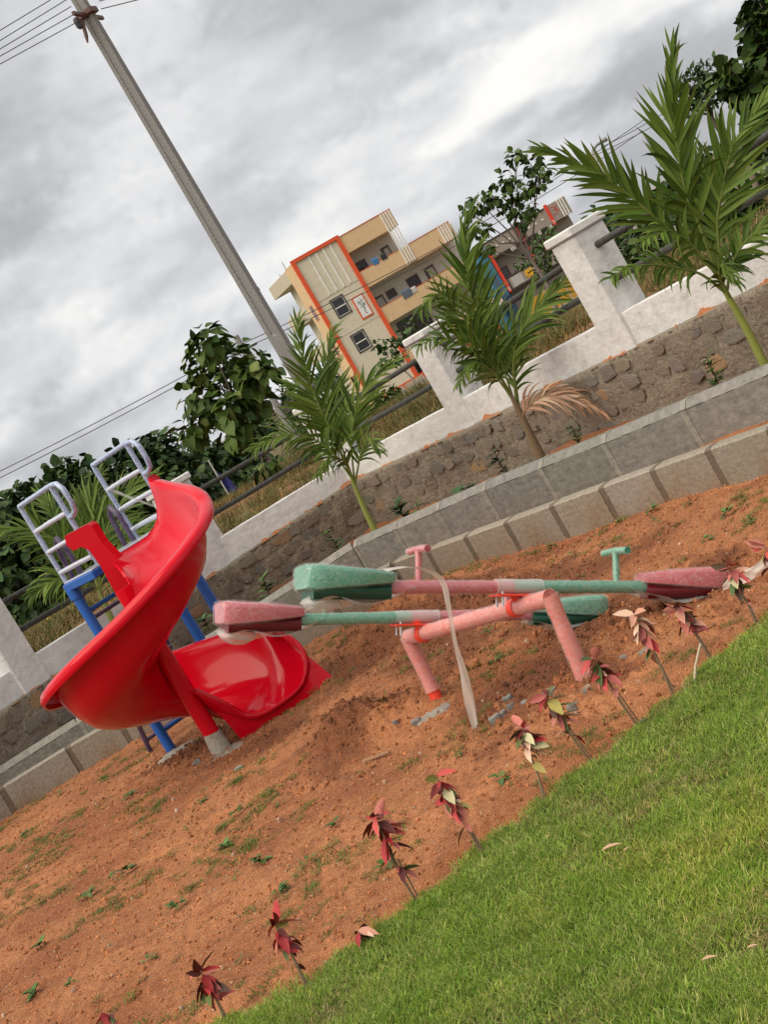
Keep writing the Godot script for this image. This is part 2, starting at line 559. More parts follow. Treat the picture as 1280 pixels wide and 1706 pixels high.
# stains of brown subsoil that the diggers spread around the footings
func subsoil(x: float, z: float) -> float:
	var d := 0.0
	for m in [[-.35, -9.0, .85], [.2, -8.4, .7], [-.7, -7.0, .55], [.5, -6.7, .7], [-1.9, -9.3, .55], [.3, -5.8, .45], [1.2, -6.3, .5], [-.2, -7.8, .8], [.7, -7.6, .55], [-1.2, -8.3, .45], [.0, -6.2, .4]]:
		d += bump(x, z, m[0], m[1], m[2], .8)
	return clampf(d + patch_noise.get_noise_2d(x * 2.6 + 9.0, z * 2.6) * .9 - .15, 0, 1)
func soil_h(x: float, z: float) -> float:
	var d := dug(x, z)
	var h := soil_noise.get_noise_2d(x, z) * .035
	h += clod_noise.get_noise_2d(x, z) * lerpf(.013, .055, d) + clod_noise.get_noise_2d(x * 2.7 + 9.0, z * 2.7) * lerpf(.008, .018, d)
	h += bump(x, z, -.25, -9.3, .5, .20) + bump(x, z, -.95, -8.85, .35, -.03) + bump(x, z, .15, -8.5, .45, .07) + bump(x, z, -.72, -7.05, .32, .16) + bump(x, z, -.3, -6.9, .3, .05)
	h += bump(x, z, 1.15, -6.2, .4, -.06) + bump(x, z, .75, -6.85, .35, -.05) + bump(x, z, .3, -9.6, .5, .05) + bump(x, z, 1.2, -8.0, .5, .04)
	var e := lawn_z(x) - z      # metres behind the lawn's edge
	h -= .035 * exp(-pow((e - .10) / .07, 2.0))
	h *= clampf(e / .12 + .3, .3, 1.0)
	return h

func build_ground() -> void:
	# bare red soil, fine near the middle of the picture
	var rows := []
	var cols := []
	var x0 := -5.4
	var x1 := 3.4
	var z := -11.9
	while z < -4.0:
		var step := .021 if z > -9.0 else .04
		var row := PackedVector3Array()
		var cr := PackedColorArray()
		var nx := 420
		for q in nx + 1:
			var x := lerpf(x0, x1, float(q) / nx)
			var kz := line_z(K1, x)
			var h := soil_h(x, z)
			if z < kz: h = h * .6 + clampf((kz - z - .02) * 3.0, 0, .16)
			row.append(Vector3(x, h, z))
			var d := subsoil(x, z)
			var p := patch_noise.get_noise_2d(x * 1.3 + 30, z * 1.3)
			var fresh := Color(.44, .37, .34)          # subsoil turned up by digging is damp and brown
			var c := Color(.86, .85, .83).lerp(Color(1, 1, 1), clampf(p * 2.6, 0, 1)).lerp(Color(.70, .62, .58), clampf(-p * 2.8, 0, 1)).lerp(Color(.6, .52, .48), clampf(patch_noise.get_noise_2d(x * 6.0, z * 6.0 + 11.0) * 2.0 - .25, 0, .6))
			cr.append(c.lerp(fresh, smoothstep(.2, .75, d)))
		rows.append(row)
		cols.append(cr)
		z += step
	rows.reverse(); cols.reverse()
	var mb := MB.new()
	mb.grid(rows, cols)
	setting("soil", mb, M.soil)
	# lawn base under the blades
	rows = []
	for k in 40:
		var row := PackedVector3Array()
		for q in 61:
			var x := lerpf(-4.4, 4.4, q / 60.0)
			var far := lawn_z(x) + .012
			var zz := lerpf(2.0, far, k / 39.0)
			var top := .012 + soil_noise.get_noise_2d(x * 2.0, zz * 2.0) * .012
			row.append(Vector3(x, top if k < 39 else -.05, zz))
		rows.append(row)
	mb = MB.new()
	mb.grid(rows, [])
	setting("lawn", mb, M.turf)
	# planting bed between the upper kerb and the stone wall
	rows = []
	cols = []
	for k in 24:
		var row := PackedVector3Array()
		var cr := PackedColorArray()
		for q in 121:
			var x := lerpf(-5.4, 4.0, q / 120.0)
			var za := line_z(K2, x) - .06
			var zb := minf(line_z(WALL, x) - .25, za - .3)
			var zz := lerpf(za, zb, k / 23.0)
			row.append(Vector3(x, .03 + soil_noise.get_noise_2d(x * 1.5, zz * 1.5) * .06 + clod_noise.get_noise_2d(x, zz) * .02, zz))
			cr.append(Color(.75, .7, .66))
		rows.append(row)
		cols.append(cr)
	mb = MB.new()
	mb.grid(rows, cols)
	setting("planting_bed", mb, M.soil)

# land height outside the wall
func land_h(x: float, z: float) -> float:
	var depth := -z
	var wz := -line_z(WALL, x)
	if depth < wz + .8 and absf(x) < 6.5: return -.22
	if depth < 9.0: return -.22
	var past := depth - (wz if absf(x) < 6.5 else 10.0)
	var h := lerpf(.64, .72, clampf(past / 6.0, 0, 1))
	h -= smoothstep(4.0, 72.0, past) * 3.7
	h += soil_noise.get_noise_2d(x * .5, z * .5) * .18 * clampf(past / 3.0, 0, 1) * clampf(1.5 - past / 60.0, .15, 1)
	return h

func build_field() -> void:
	var zs := []
	var z := 30.0
	while z > -8.0:
		zs.append(z); z -= 2.0
	while z > -40.0:
		zs.append(z); z -= .3
	while z > -2500.0:
		zs.append(z); z -= maxf(1.0, (-z - 30.0) * .12)
	var xs := []
	var x := 0.0
	while x < 1600.0:
		xs.append(x)
		x += .3 if x < 8.0 else maxf(.6, x * .12)
	var full := []
	for q in range(xs.size() - 1, 0, -1): full.append(-xs[q])
	full.append_array(xs)
	var rows := []
	var cols := []
	for zz in zs:
		var row := PackedVector3Array()
		var cr := PackedColorArray()
		for xx in full:
			row.append(Vector3(xx, land_h(xx, zz), zz))
			var g := patch_noise.get_noise_2d(xx * .35, zz * .35) + patch_noise.get_noise_2d(xx * 1.2 + 50.0, zz * 1.2) * .6
			var green := Color(.075, .085, .025)
			var earth := Color(.23, .105, .045)
			var straw := Color(.20, .15, .06)
			var c := earth.lerp(straw, clampf(g * 3.0 + .2, 0, 1)).lerp(green, clampf(g * 3.0 - .25, 0, 1))
			if -zz > 45.0: c = c.lerp(green, clampf((-zz - 45.0) / 40.0, 0, .7))
			cr.append(c)
		rows.append(row)
		cols.append(cr)
	var mb := MB.new()
	mb.grid(rows, cols)
	setting("ground", mb, M.field)

# ---------- planter kerbs ----------
func along(L: Array, step: float) -> Array:
	var out := []
	for q in L.size() - 1:
		var a := Vector3(L[q][0], L[q][2], L[q][1])
		var b := Vector3(L[q + 1][0], L[q + 1][2], L[q + 1][1])
		var n := maxi(1, int(round(Vector2(a.x - b.x, a.z - b.z).length() / step)))
		for k in n: out.append(a.lerp(b, float(k) / n))
	out.append(Vector3(L[L.size() - 1][0], L[L.size() - 1][2], L[L.size() - 1][1]))
	return out
# a stretch of kerb from a to b (tops of its front edge); front faces the camera side
func kerb_piece(a: Vector3, b: Vector3, thick: float, base: float, chamfer: float, rough: float, tone: Color, low: Color, top_tone: Color) -> MB:
	var mb := MB.new()
	var n := 10
	var dirv := (b - a); dirv.y = 0; dirv = dirv.normalized()
	var back := Vector3(dirv.z, 0, -dirv.x)
	if back.z > 0: back = -back
	var rows := []
	var cols := []
	var prof := [[0.0, base], [0.0, lerpf(base, 1.0, .35)], [0.0, lerpf(base, 1.0, .55)], [0.0, -chamfer * .9], [0.0, -chamfer], [chamfer, -.004], [chamfer + .01, 0.0], [thick * .6, 0.0], [thick - .01, 0.0], [thick, -.012], [thick, base]]
	for pr in prof.size():
		var row := PackedVector3Array()
		var cr := PackedColorArray()
		for k in n + 1:
			var p := a.lerp(b, float(k) / n)
			var y: float = prof[pr][1]
			if pr == 0 or pr == prof.size() - 1: y = base
			elif pr == 1: y = lerpf(base, p.y, .4)
			elif pr == 2: y = lerpf(base, p.y, .7)
			else: y = p.y + y
			var q := Vector3(p.x, y, p.z) + back * float(prof[pr][0])
			var nz := soil_noise.get_noise_3d(q.x * 3.0, q.y * 4.0, q.z * 3.0)
			q += -back * nz * rough + Vector3.UP * (nz * rough * .4 if pr > 3 and pr < 9 else 0.0)
			row.append(q)
			# splashed earth clings to the foot of the kerb in ragged patches
			var splash := smoothstep(.0, .35, clampf(.16 - (q.y - .02), -.3, .3) + patch_noise.get_noise_3d(q.x * 5.0, q.y * 5.0, q.z * 5.0) * .28)
			cr.append(tone.lerp(low, clampf(splash, 0, 1)) if pr < 4 else top_tone)
		rows.append(row)
		cols.append(cr)
	# a runs right, b left: rows go up, columns must run right when seen from the front
	for r in rows: r.reverse()
	for r in cols: r.reverse()
	mb.grid(rows, cols)
	for e in 2:
		var k := 0 if e == 0 else n
		var loop := []
		for pr in prof.size(): loop.append(rows[pr][k])
		for q in range(1, loop.size() - 1):
			if e == 0: mb.tri(loop[0], loop[q + 1], loop[q], tone)
			else: mb.tri(loop[0], loop[q], loop[q + 1], tone)
	return mb

func build_kerbs() -> void:
	var t := thing("planter_kerb", "low rough brown concrete kerb with dark vertical joints beside bare soil", "kerb", Vector3(-.14, 0, -10.4))
	var pts := along(K1, .47)
	for q in pts.size() - 1:
		var a: Vector3 = pts[q]
		var b: Vector3 = pts[q + 1]
		var d := (b - a).normalized()
		var tone := tint(Color(.78, .735, .675), .08)
		part("kerb_segment", kerb_piece(a + d * .0245, b - d * .0245, .11, -.12, .012, .006, tone, Color(.66, .47, .33), tone), M.concrete, t)
		var back := Vector3(d.z, 0, -d.x)
		if back.z > 0: back = -back
		part("joint", kerb_piece(b - d * .025 + back * .003, b + d * .025 + back * .003, .105, -.12, .012, .006, Color(.40, .345, .29), Color(.42, .30, .21), Color(.40, .345, .29)), M.concrete, t)
	t = thing("planter_kerb", "taller smooth grey concrete kerb with sloped top edge below the palms", "kerb", Vector3(-.34, 0, -11.2))
	pts = along(K2, .6)
	for q in pts.size() - 1:
		var a: Vector3 = pts[q]
		var b: Vector3 = pts[q + 1]
		var d := (b - a).normalized()
		var tone := tint(Color(.47, .465, .445), .09)
		part("kerb_segment", kerb_piece(a + d * .021, b - d * .021, .13, .02, .045, .004, tone, Color(.46, .40, .33), tone), M.concrete_smooth, t)
		var back := Vector3(d.z, 0, -d.x)
		if back.z > 0: back = -back
		part("joint", kerb_piece(b - d * .0215 - back * .004 + Vector3.UP * .003, b + d * .0215 - back * .004 + Vector3.UP * .003, .14, .02, .045, .003, Color(.575, .56, .52), Color(.54, .48, .40), Color(.575, .56, .52)), M.concrete_smooth, t)

# ---------- rubble stone retaining wall ----------
func wall_point(s: float) -> Array:     # s runs over the wall's corner numbers
	var q := clampi(int(s), 0, WALL.size() - 2)
	var k := s - q
	var a: Array = WALL[q]
	var b: Array = WALL[q + 1]
	return [lerpf(a[0], b[0], k), lerpf(a[1], b[1], k), lerpf(a[2], b[2], k), lerpf(a[3], b[3], k)]
func wall_front(s: float) -> Vector3:
	var q := clampi(int(s), 0, WALL.size() - 2)
	var d := Vector3(WALL[q + 1][0] - WALL[q][0], 0, WALL[q + 1][1] - WALL[q][1]).normalized()
	var n := Vector3(-d.z, 0, d.x)
	if n.z < 0: n = -n
	return n
func build_stone_wall() -> void:
	var t := thing("stone_wall", "low rubble stone retaining wall below the white boundary wall", "wall", Vector3(WALL[3][0], 0, WALL[3][1]))
	for q in WALL.size() - 1:
		var rows := []
		var n := 96
		var nv := 18
		var f := wall_front(q + .5)
		for r in nv + 3:
			var row := PackedVector3Array()
			for k in range(n, -1, -1):
				var w := wall_point(q + float(k) / n * .9999)
				var y: float = lerpf(-.15, w[2], clampf(float(r) / nv, 0, 1))
				var p := Vector3(w[0], y, w[1]) + f * .05
				var nz := soil_noise.get_noise_3d(p.x * 3.5, p.y * 3.5, p.z * 3.5) * .03 + clod_noise.get_noise_3d(p.x * .9, p.y * .9, p.z * .9) * .011 + patch_noise.get_noise_3d(p.x * 30.0, p.y * 30.0, p.z * 30.0) * .011
				if r <= nv: p += f * nz
				elif r == nv + 1: p += -f * .06 + Vector3.UP * .012
				else: p += -f * .42
				row.append(p)
			rows.append(row)
		var mb := MB.new()
		mb.grid(rows, [], false, Color(1, 1, 1))
		part("mortar", mb, M.mortar, t)
	var tones := [Color(.19, .162, .127), Color(.18, .157, .127), Color(.20, .17, .132), Color(.21, .17, .128), Color(.165, .15, .127), Color(.22, .19, .15), Color(.195, .165, .128), Color(.185, .157, .125), Color(.20, .17, .13), Color(.18, .155, .122), Color(.20, .165, .125), Color(.17, .15, .125), Color(.28, .18, .10)]
	var made := 0
	for row in 5:
		var s := rf(.0, .05)
		while s < WALL.size() - 1.02 and made < 296:
			var w := wall_point(s)
			var f := wall_front(s)
			var side := Vector3(f.z, 0, -f.x)
			var sh := .135 + rf(-.02, .025)
			var sw := rf(.15, .30)
			var seg := Vector2(WALL[int(s) + 1][0] - WALL[int(s)][0], WALL[int(s) + 1][1] - WALL[int(s)][1]).length()
			var y: float = w[2] - .09 - row * .14 + rf(-.02, .02)
			var seen: bool = y > EYE - (EYE - .42) * (-w[1] / 9.8) - .1
			if y > .0 and seen and rf(0, 1) < .86:
				var c: Vector3 = Vector3(w[0], y, w[1]) + f * (.060 + rf(-.014, .010))
				part("stone", flat_stone(c, side, Vector3.UP, f, sw, sh, rf(.003, .008), tint(tones[rng.randi() % tones.size()], .14)), M.stone, t)
				made += 1
			s += (sw * .9 + .012) / seg
	# loose red earth on the ledge at the wall's foot
	var rows := []
	for r in 5:
		var row := PackedVector3Array()
		for k in range(900, -1, -1):
			var sp := k / 900.0 * (WALL.size() - 1.001)
			var w := wall_point(sp)
			var f := wall_front(sp)
			var hh := clampf(.012 + soil_noise.get_noise_2d(sp * 5.0, 3.0) * .07 + patch_noise.get_noise_2d(sp * 60.0, 8.0) * .016, 0.0, .07)
			var off: float = [.05, .045, .03, .0, -.04][r]
			var up: float = [-.04, .0, .55, .9, 1.0][r]
			row.append(Vector3(w[0], w[2] - .005 + hh * up, w[1]) + f * (off + patch_noise.get_noise_2d(sp * 40.0, r * 2.0) * .02))
		rows.append(row)
	var mb2 := MB.new()
	mb2.grid(rows, [], false, Color(.9, .85, .8))
	setting("ledge_soil", mb2, M.soil)
func stone(c: Vector3, ax: Vector3, ay: Vector3, az: Vector3, w: float, h: float, d: float, col: Color) -> MB:
	var mb := MB.new()
	var n := 8
	var rad := []
	for q in n: rad.append(rf(.72, 1.0))
	var rows := []
	for r in 4:
		var row := PackedVector3Array()
		var k: float = [1.0, .98, .80, .35][r]
		var z: float = [-.6, .35, .8, 1.0][r]
		for q in n:
			var a := TAU * (q + .5) / n
			var sx := signf(cos(a)) * pow(absf(cos(a)), .7)
			var sy := signf(sin(a)) * pow(absf(sin(a)), .7)
			row.append(c + ax * sx * w * .5 * k * rad[q] + ay * sy * h * .5 * k * rad[q] + az * d * (z + rf(-.12, .12)))
		rows.append(row)
	if ax.cross(ay).dot(az) < 0:
		for r in rows: r.reverse()
	mb.grid(rows, [], true, col)
	var m := c + az * d * 1.02
	for q in n: mb.tri(rows[3][q], rows[3][(q + 1) % n], m, col)
	return mb

# squared rubble face, nearly flush with its mortar: a ragged outline with a broken flat front
func flat_stone(c: Vector3, ax: Vector3, ay: Vector3, az: Vector3, w: float, h: float, d: float, col: Color) -> MB:
	var mb := MB.new()
	var n := 7
	var a0 := rf(0, TAU)
	var flip := ax.cross(ay).dot(az) < 0
	var rings := [[], [], []]
	for q in n:
		var a := a0 + TAU * (q + rf(-.3, .3)) / n
		var k := 1.0 / maxf(absf(cos(a)), absf(sin(a))) * rf(.62, .9)
		var o := ax * cos(a) * k * w * .5 + ay * sin(a) * k * h * .5
		rings[0].append(c + o - az * .02)
		rings[1].append(c + o * .96 + az * d * rf(.55, .9))
		rings[2].append(c + o * rf(.6, .8) + az * d * rf(.8, 1.25))
	for r in 2:
		for q in n:
			var p := (q + 1) % n
			if flip: mb.quad(rings[r][p], rings[r][q], rings[r + 1][q], rings[r + 1][p], col)
			else: mb.quad(rings[r][q], rings[r][p], rings[r + 1][p], rings[r + 1][q], col)
	var m := c + az * d * rf(.8, 1.2)
	for q in n:
		var p := (q + 1) % n
		if flip: mb.tri(rings[2][p], rings[2][q], m, col)
		else: mb.tri(rings[2][q], rings[2][p], m, col)
	return mb

# ---------- white boundary wall with pillars and pipe rails ----------
func build_boundary_wall() -> void:
	var t := thing("boundary_wall", "low whitewashed boundary wall with square capped pillars and two pipe rails", "wall", Vector3(WALL[3][0], .4, WALL[3][1]))
	for q in WALL.size() - 1:
		var a: Array = WALL[q]
		var b: Array = WALL[q + 1]
		var f := wall_front(q + .5)
		var rows := []
		var n := 24
		for r in 7:
			var row := PackedVector3Array()
			for k in range(n, -1, -1):
				var s := float(k) / n
				var p := Vector3(lerpf(a[0], b[0], s), 0, lerpf(a[1], b[1], s))
				var lo: float = lerpf(a[2], b[2], s) - .06
				var hi: float = lerpf(a[3], b[3], s)
				var wob := soil_noise.get_noise_3d(p.x * 4.0, r * .7, p.z * 4.0) * .008
				var zz: float = [.0, .0, .0, -.008, -.142, -.15, -.15][r]
				var yy: float = [lo, lerpf(lo, hi, .5), hi - .008, hi, hi, hi - .008, lo - .2][r]
				row.append(p + Vector3.UP * (yy + wob * .6) + f * (zz + wob))
			rows.append(row)
		var mb := MB.new()
		mb.grid(rows, [])
		part("wall_panel", mb, M.whitewash, t)
	for q in range(1, WALL.size() - 1):
		if q == 1: continue
		var w: Array = WALL[q]
		var d0 := Vector3(WALL[q + 1][0] - WALL[q - 1][0], 0, WALL[q + 1][1] - WALL[q - 1][1]).normalized()
		var f := Vector3(-d0.z, 0, d0.x)
		if f.z < 0: f = -f
		var sidev := Vector3.UP.cross(f)
		var bs := Basis(sidev, Vector3.UP, f)
		var foot: float = w[2] - .10
		var top: float = w[3] + .75
		var c := Vector3(w[0], 0, w[1]) - f * .12
		var mb := MB.new()
		mb.box(Transform3D(bs, c + Vector3.UP * (foot + top - .07) * .5), Vector3(.34, top - .07 - foot, .31), .012)
		var p := part("pillar", mb, M.whitewash, t)
		mb = MB.new()
		mb.box(Transform3D(bs, c + Vector3.UP * (top - .035)), Vector3(.39, .07, .36), .012)
		part("cap", mb, M.whitewash, p)
	for q in range(0, WALL.size() - 1):
		var a: Array = WALL[q]
		var b: Array = WALL[q + 1]
		if q == 0: continue
		for k in 2:
			var h: float = [.245, .53][k]
			var f := wall_front(q + .5)
			var pa := Vector3(a[0], a[3] + h, a[1]) - f * .12
			var pb := Vector3(b[0], b[3] + h, b[1]) - f * .12
			if q == 1: pa = pa + (pa - pb) * .6
			if q == WALL.size() - 2: pb = pb + (pb - pa) * .2
			var pts := []
			for j in 13: pts.append(pa.lerp(pb, j / 12.0) - Vector3.UP * .012 * sin(PI * j / 12.0))
			var mb := MB.new()
			mb.tube(pts, [.0275], 10)
			part("rail", mb, M.rail, t)

# ---------- houses: measured on the facade plane, k metres per unit, y counted from eye level ----------
var hk := 1.0
func hbox(x0: float, x1: float, y0: float, y1: float, z0: float, z1: float, col := Color.WHITE, bev := 0.0) -> MB:
	var mb := MB.new()
	hadd(mb, x0, x1, y0, y1, z0, z1, col, bev)
	return mb
func hadd(mb: MB, x0: float, x1: float, y0: float, y1: float, z0: float, z1: float, col := Color.WHITE, bev := 0.0) -> void:
	var c := Vector3((x0 + x1) * .5, (y0 + y1) * .5 - EYE, (z0 + z1) * .5) * hk
	mb.box(Transform3D(Basis(), c), Vector3(x1 - x0, y1 - y0, z1 - z0).abs() * hk, bev, col)
func hwindow(t: Node, x0: float, x1: float, y0: float, y1: float, z: float, frame: Color, inner: Color, bars: int, curtain := false) -> void:
	var w := .075
	var mb := MB.new()
	hadd(mb, x0, x0 + w, y0, y1, z - .02, z + .05, frame)
	hadd(mb, x1 - w, x1, y0, y1, z - .02, z + .05, frame)
	hadd(mb, x0 + w, x1 - w, y1 - w, y1, z - .02, z + .05, frame)
	hadd(mb, x0 + w, x1 - w, y0, y0 + w, z - .02, z + .05, frame)
	var o := part("window", mb, M.paint, t, true)
	part("pane", hbox(x0 + w, x1 - w, y0 + w, y1 - w, z - .01, z + .006), M.pane_dark, o, true)
	if bars == 1:
		mb = MB.new()
		var e := .03
		var ym := (y0 + y1) * .5
		hadd(mb, x0 + w, x1 - w, ym - e, ym + e, z + .008, z + .03, inner)
		hadd(mb, x0 + w, x0 + w + e, y0 + w, y1 - w, z + .007, z + .028, inner)
		hadd(mb, x1 - w - e, x1 - w, y0 + w, y1 - w, z + .007, z + .028, inner)
		hadd(mb, x0 + w + e, x1 - w - e, y1 - w - e, y1 - w, z + .007, z + .028, inner)
		hadd(mb, x0 + w + e, x1 - w - e, y0 + w, y0 + w + e, z + .007, z + .028, inner)
		part("frame", mb, M.paint, o, true)
	elif bars > 1:
		mb = MB.new()
		for q in bars:
			var xx := lerpf(x0 + w, x1 - w, (q + 1.0) / (bars + 1))
			hadd(mb, xx - .012, xx + .012, y0 + w, y1 - w, z + .01, z + .03, inner)
		for q in 2:
			var yy := lerpf(y0 + w, y1 - w, (q + 1.0) / 3)
			hadd(mb, x0 + w, x1 - w, yy - .012, yy + .012, z + .008, z + .025, inner)
		part("grille", mb, M.paint, o, true)
	if curtain:
		part("curtain", hbox(x0 + w + .1, x1 - w, y0 + w, y1 - w - .05, z + .008, z + .02, Color(.42, .40, .33)), M.paint, o, true)
func stroke(mb: MB, pts: Array, r: float, z: float, col: Color) -> void:
	var p3 := []
	for q in pts: p3.append(Vector3(q.x, q.y - EYE, z) * hk)
	if p3.size() > 1: mb.tube(p3, [r * hk], 6, col)
func arc(cx: float, cy: float, r: float, a0: float, a1: float, n := 10, r2 := -1.0) -> Array:
	var out := []
	for q in n + 1:
		var a := deg_to_rad(lerpf(a0, a1, float(q) / n))
		var rr := r if r2 < 0 else lerpf(r, r2, float(q) / n)
		out.append(Vector2(cx + cos(a) * rr, cy + sin(a) * rr))
	return out

func build_house_yellow() -> void:
	hk = 1.27
	var t := thing("apartment_house", "three-storey cream and peach house with orange edging and white ribs", "house", Vector3(2.75 * hk, EYE, -85.0 * hk))
	t.rotation.y = deg_to_rad(14)
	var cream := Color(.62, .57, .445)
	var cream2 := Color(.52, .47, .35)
	var peach := Color(.65, .455, .26)
	var orange := Color(.68, .10, .035)
	var white := Color(.78, .77, .73)
	var brown := Color(.045, .03, .028)
	var P: Material = M.plaster
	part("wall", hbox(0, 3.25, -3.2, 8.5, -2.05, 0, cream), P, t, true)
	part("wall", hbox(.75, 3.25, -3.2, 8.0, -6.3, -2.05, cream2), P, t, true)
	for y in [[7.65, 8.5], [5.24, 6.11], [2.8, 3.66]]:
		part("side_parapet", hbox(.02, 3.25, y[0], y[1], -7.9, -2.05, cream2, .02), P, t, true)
	part("side_strip", hbox(-.05, 0, -3.0, 8.52, -2.05, -.03, peach), P, t, true)
	var mb := MB.new()
	hadd(mb, -.07, .17, -2.9, 8.66, -.06, .13, orange)
	hadd(mb, 3.08, 3.32, -.95, 8.66, -.06, .13, orange)
	hadd(mb, .17, 3.08, 8.44, 8.66, -.06, .13, orange)
	part("orange_edging", mb, P, t, true)
	for x in [1.07, 1.575, 2.08, 2.585]:
		part("rib", hbox(x - .04, x + .04, 5.85, 8.40, 0, .06, white), P, t, true)
	part("ledge", hbox(.17, 3.08, 5.76, 5.80, 0, .025, cream2), P, t, true)
	part("ledge", hbox(.17, 3.08, 3.30, 3.33, 0, .02, cream2), P, t, true)
	hwindow(t, .80, 1.74, 4.31, 5.53, 0.0, brown, white, 1)
	hwindow(t, .82, 1.76, 1.92, 3.13, 0.0, brown, white, 1)
	# painted relief panel with a curling tree
	part("panel_frame", hbox(2.05, 2.83, 3.55, 4.99, 0, .05, orange), P, t, true)
	var pn := part("picture_panel", hbox(2.13, 2.75, 3.64, 4.90, .051, .065, Color(.74, .74, .72)), P, t, true)
	mb = MB.new()
	var ink := Color(.03, .05, .05)
	stroke(mb, [Vector2(2.52, 3.78), Vector2(2.44, 3.86), Vector2(2.44, 4.0), Vector2(2.52, 4.12), Vector2(2.47, 4.3)], .022, .067, ink)
	stroke(mb, arc(2.38, 4.22, .12, -20, 230, 12, .04), .014, .067, ink)
	stroke(mb, arc(2.6, 4.3, .10, 200, -60, 12, .03), .014, .067, ink)
	stroke(mb, arc(2.46, 4.52, .14, -80, 170, 12, .05), .013, .067, ink)
	stroke(mb, arc(2.3, 4.55, .09, -60, 190, 10, .03), .011, .067, ink)
	stroke(mb, arc(2.62, 4.62, .08, 210, -40, 10, .03), .011, .067, ink)
	for q in 34:
		var a := rf(0, TAU)
		var rr := sqrt(rf(0, 1))
		var cx := 2.45 + cos(a) * rr * .24
		var cy := 4.5 + sin(a) * rr * .30
		hadd(mb, cx - .018, cx + .018, cy - .016, cy + .016, .066, .070, Color(.06, .22, .14) if q % 3 else ink)
	part("painted_tree", mb, M.paint, pn, true)
	# open balconies on the right
	part("wall", hbox(3.25, 6.9, -3.2, 8.3, -7.5, -1.5, Color(.56, .54, .47)), P, t, true)
	part("wall", hbox(6.9, 10.6, -3.2, 6.0, -7.5, -1.5, Color(.56, .54, .47)), P, t, true)
	part("roof_parapet", hbox(3.30, 7.0, 7.40, 8.50, -1.6, .02, peach, .02), P, t, true)
	part("coping", hbox(3.32, 7.02, 8.50, 8.54, -.2, .05, orange), P, t, true)
	part("balcony", hbox(3.30, 6.87, 5.05, 6.10, -.16, .03, peach, .02), P, t, true)
	part("coping", hbox(3.32, 6.2, 6.10, 6.135, -.18, .045, orange), P, t, true)
	part("floor_slab", hbox(3.26, 6.9, 5.03, 5.2, -1.5, -.16, white), P, t, true)
	part("roof_parapet", hbox(6.92, 9.9, 5.0, 6.12, -1.6, .02, peach, .02), P, t, true)
	part("coping", hbox(6.95, 9.9, 6.12, 6.15, -.2, .05, orange), P, t, true)
	part("balcony", hbox(3.32, 10.3, 2.6, 3.64, -.16, .03, peach, .02), P, t, true)
	part("coping", hbox(3.34, 10.3, 3.64, 3.67, -.18, .045, orange), P, t, true)
	part("floor_slab", hbox(3.26, 10.3, 2.58, 2.75, -1.5, -.16, white), P, t, true)
	part("balcony", hbox(3.35, 10.3, .0, .74, -.16, .03, peach, .02), P, t, true)
	part("floor_slab", hbox(3.26, 10.3, -.02, .15, -1.5, -.16, white), P, t, true)
	for q in 4:
		var x: float = 6.22 + q * .19
		part("rib", hbox(x, x + .075, 5.06, 8.5, .03, .10, white), P, t, true)
	for q in 4:
		var x: float = 9.05 + q * .19
		part("rib", hbox(x, x + .075, 5.02, 6.12, .02, .09, white), P, t, true)
	part("column", hbox(9.6, 9.8, 3.67, 5.0, -.2, 0, white), P, t, true)
	var dk := Color(.10, .055, .05)
	hwindow(t, 5.72, 6.30, 6.05, 6.80, -1.5, dk, Color(.35, .33, .3), 0, true)
	hwindow(t, 3.85, 4.55, 5.6, 6.78, -1.5, dk, dk, 2)
	hwindow(t, 6.15, 7.0, 3.5, 4.42, -1.5, dk, dk, 5)
	hwindow(t, 7.5, 8.2, 3.4, 4.42, -1.5, dk, dk, 0, true)
	hwindow(t, 4.62, 5.26, 3.85, 4.38, -1.5, dk, dk, 3)
	hwindow(t, 3.68, 4.4, 3.0, 4.38, -1.5, dk, dk, 0, true)
	hwindow(t, 4.2, 6.4, 1.0, 2.4, -1.5, dk, Color(.14, .08, .06), 9)
	hwindow(t, 3.9, 4.6, -.95, -.1, -1.5, Color(.08, .04, .05), dk, 0)
	for y in [[4.92, 5.89], [2.47, 3.44], [.05, 1.0]]:
		mb = MB.new()
		hadd(mb, -.09, -.05, y[0], y[1], -1.33, -.70, Color(.55, .20, .13))
		var o := part("window", mb, M.paint, t, true)
		part("pane", hbox(-.10, -.088, y[0] + .06, (y[0] + y[1]) * .5 - .03, -1.26, -.77), M.pane_dark, o, true)
		part("pane", hbox(-.10, -.088, (y[0] + y[1]) * .5 + .03, y[1] - .06, -1.26, -.77), M.pane_dark, o, true)
	for q in [[1.6, -2.2, .55], [2.1, -6.0, .3], [.4, -5.6, .25]]:
		part("roof_pipe", hbox(q[0] - 1.5, q[0] - 1.46, 8.5, 8.5 + q[2], q[1], q[1] + .04, Color(.2, .2, .2)), M.paint, t, true)
	part("plinth", hbox(-.1, 10.6, -3.3, -1.02, -7.5, .2, cream2), P, t, true)
	mb = MB.new()
	hadd(mb, .4, 10.3, -1.0, -.9, .55, .65, orange)
	for q in 14: hadd(mb, .6 + q * .7, .68 + q * .7, -1.35, -1.0, .56, .64, orange)
	part("railing", mb, P, t, true)
	# washing on the balcony walls
	var specs := [[4.35, 4.75, 6.0, 6.42, Color(.05, .16, .34), "blue cloth drying on the top balcony of the cream house"], [4.98, 5.35, 6.02, 6.4, Color(.02, .02, .025), "black cloth drying on the top balcony of the cream house"], [4.95, 5.6, 3.35, 3.9, Color(.10, .12, .15), "dark grey cloth hung over the middle balcony of the cream house"], [5.62, 5.95, 3.42, 3.78, Color(.50, .47, .44), "pale cloth hung over the middle balcony of the cream house"]]
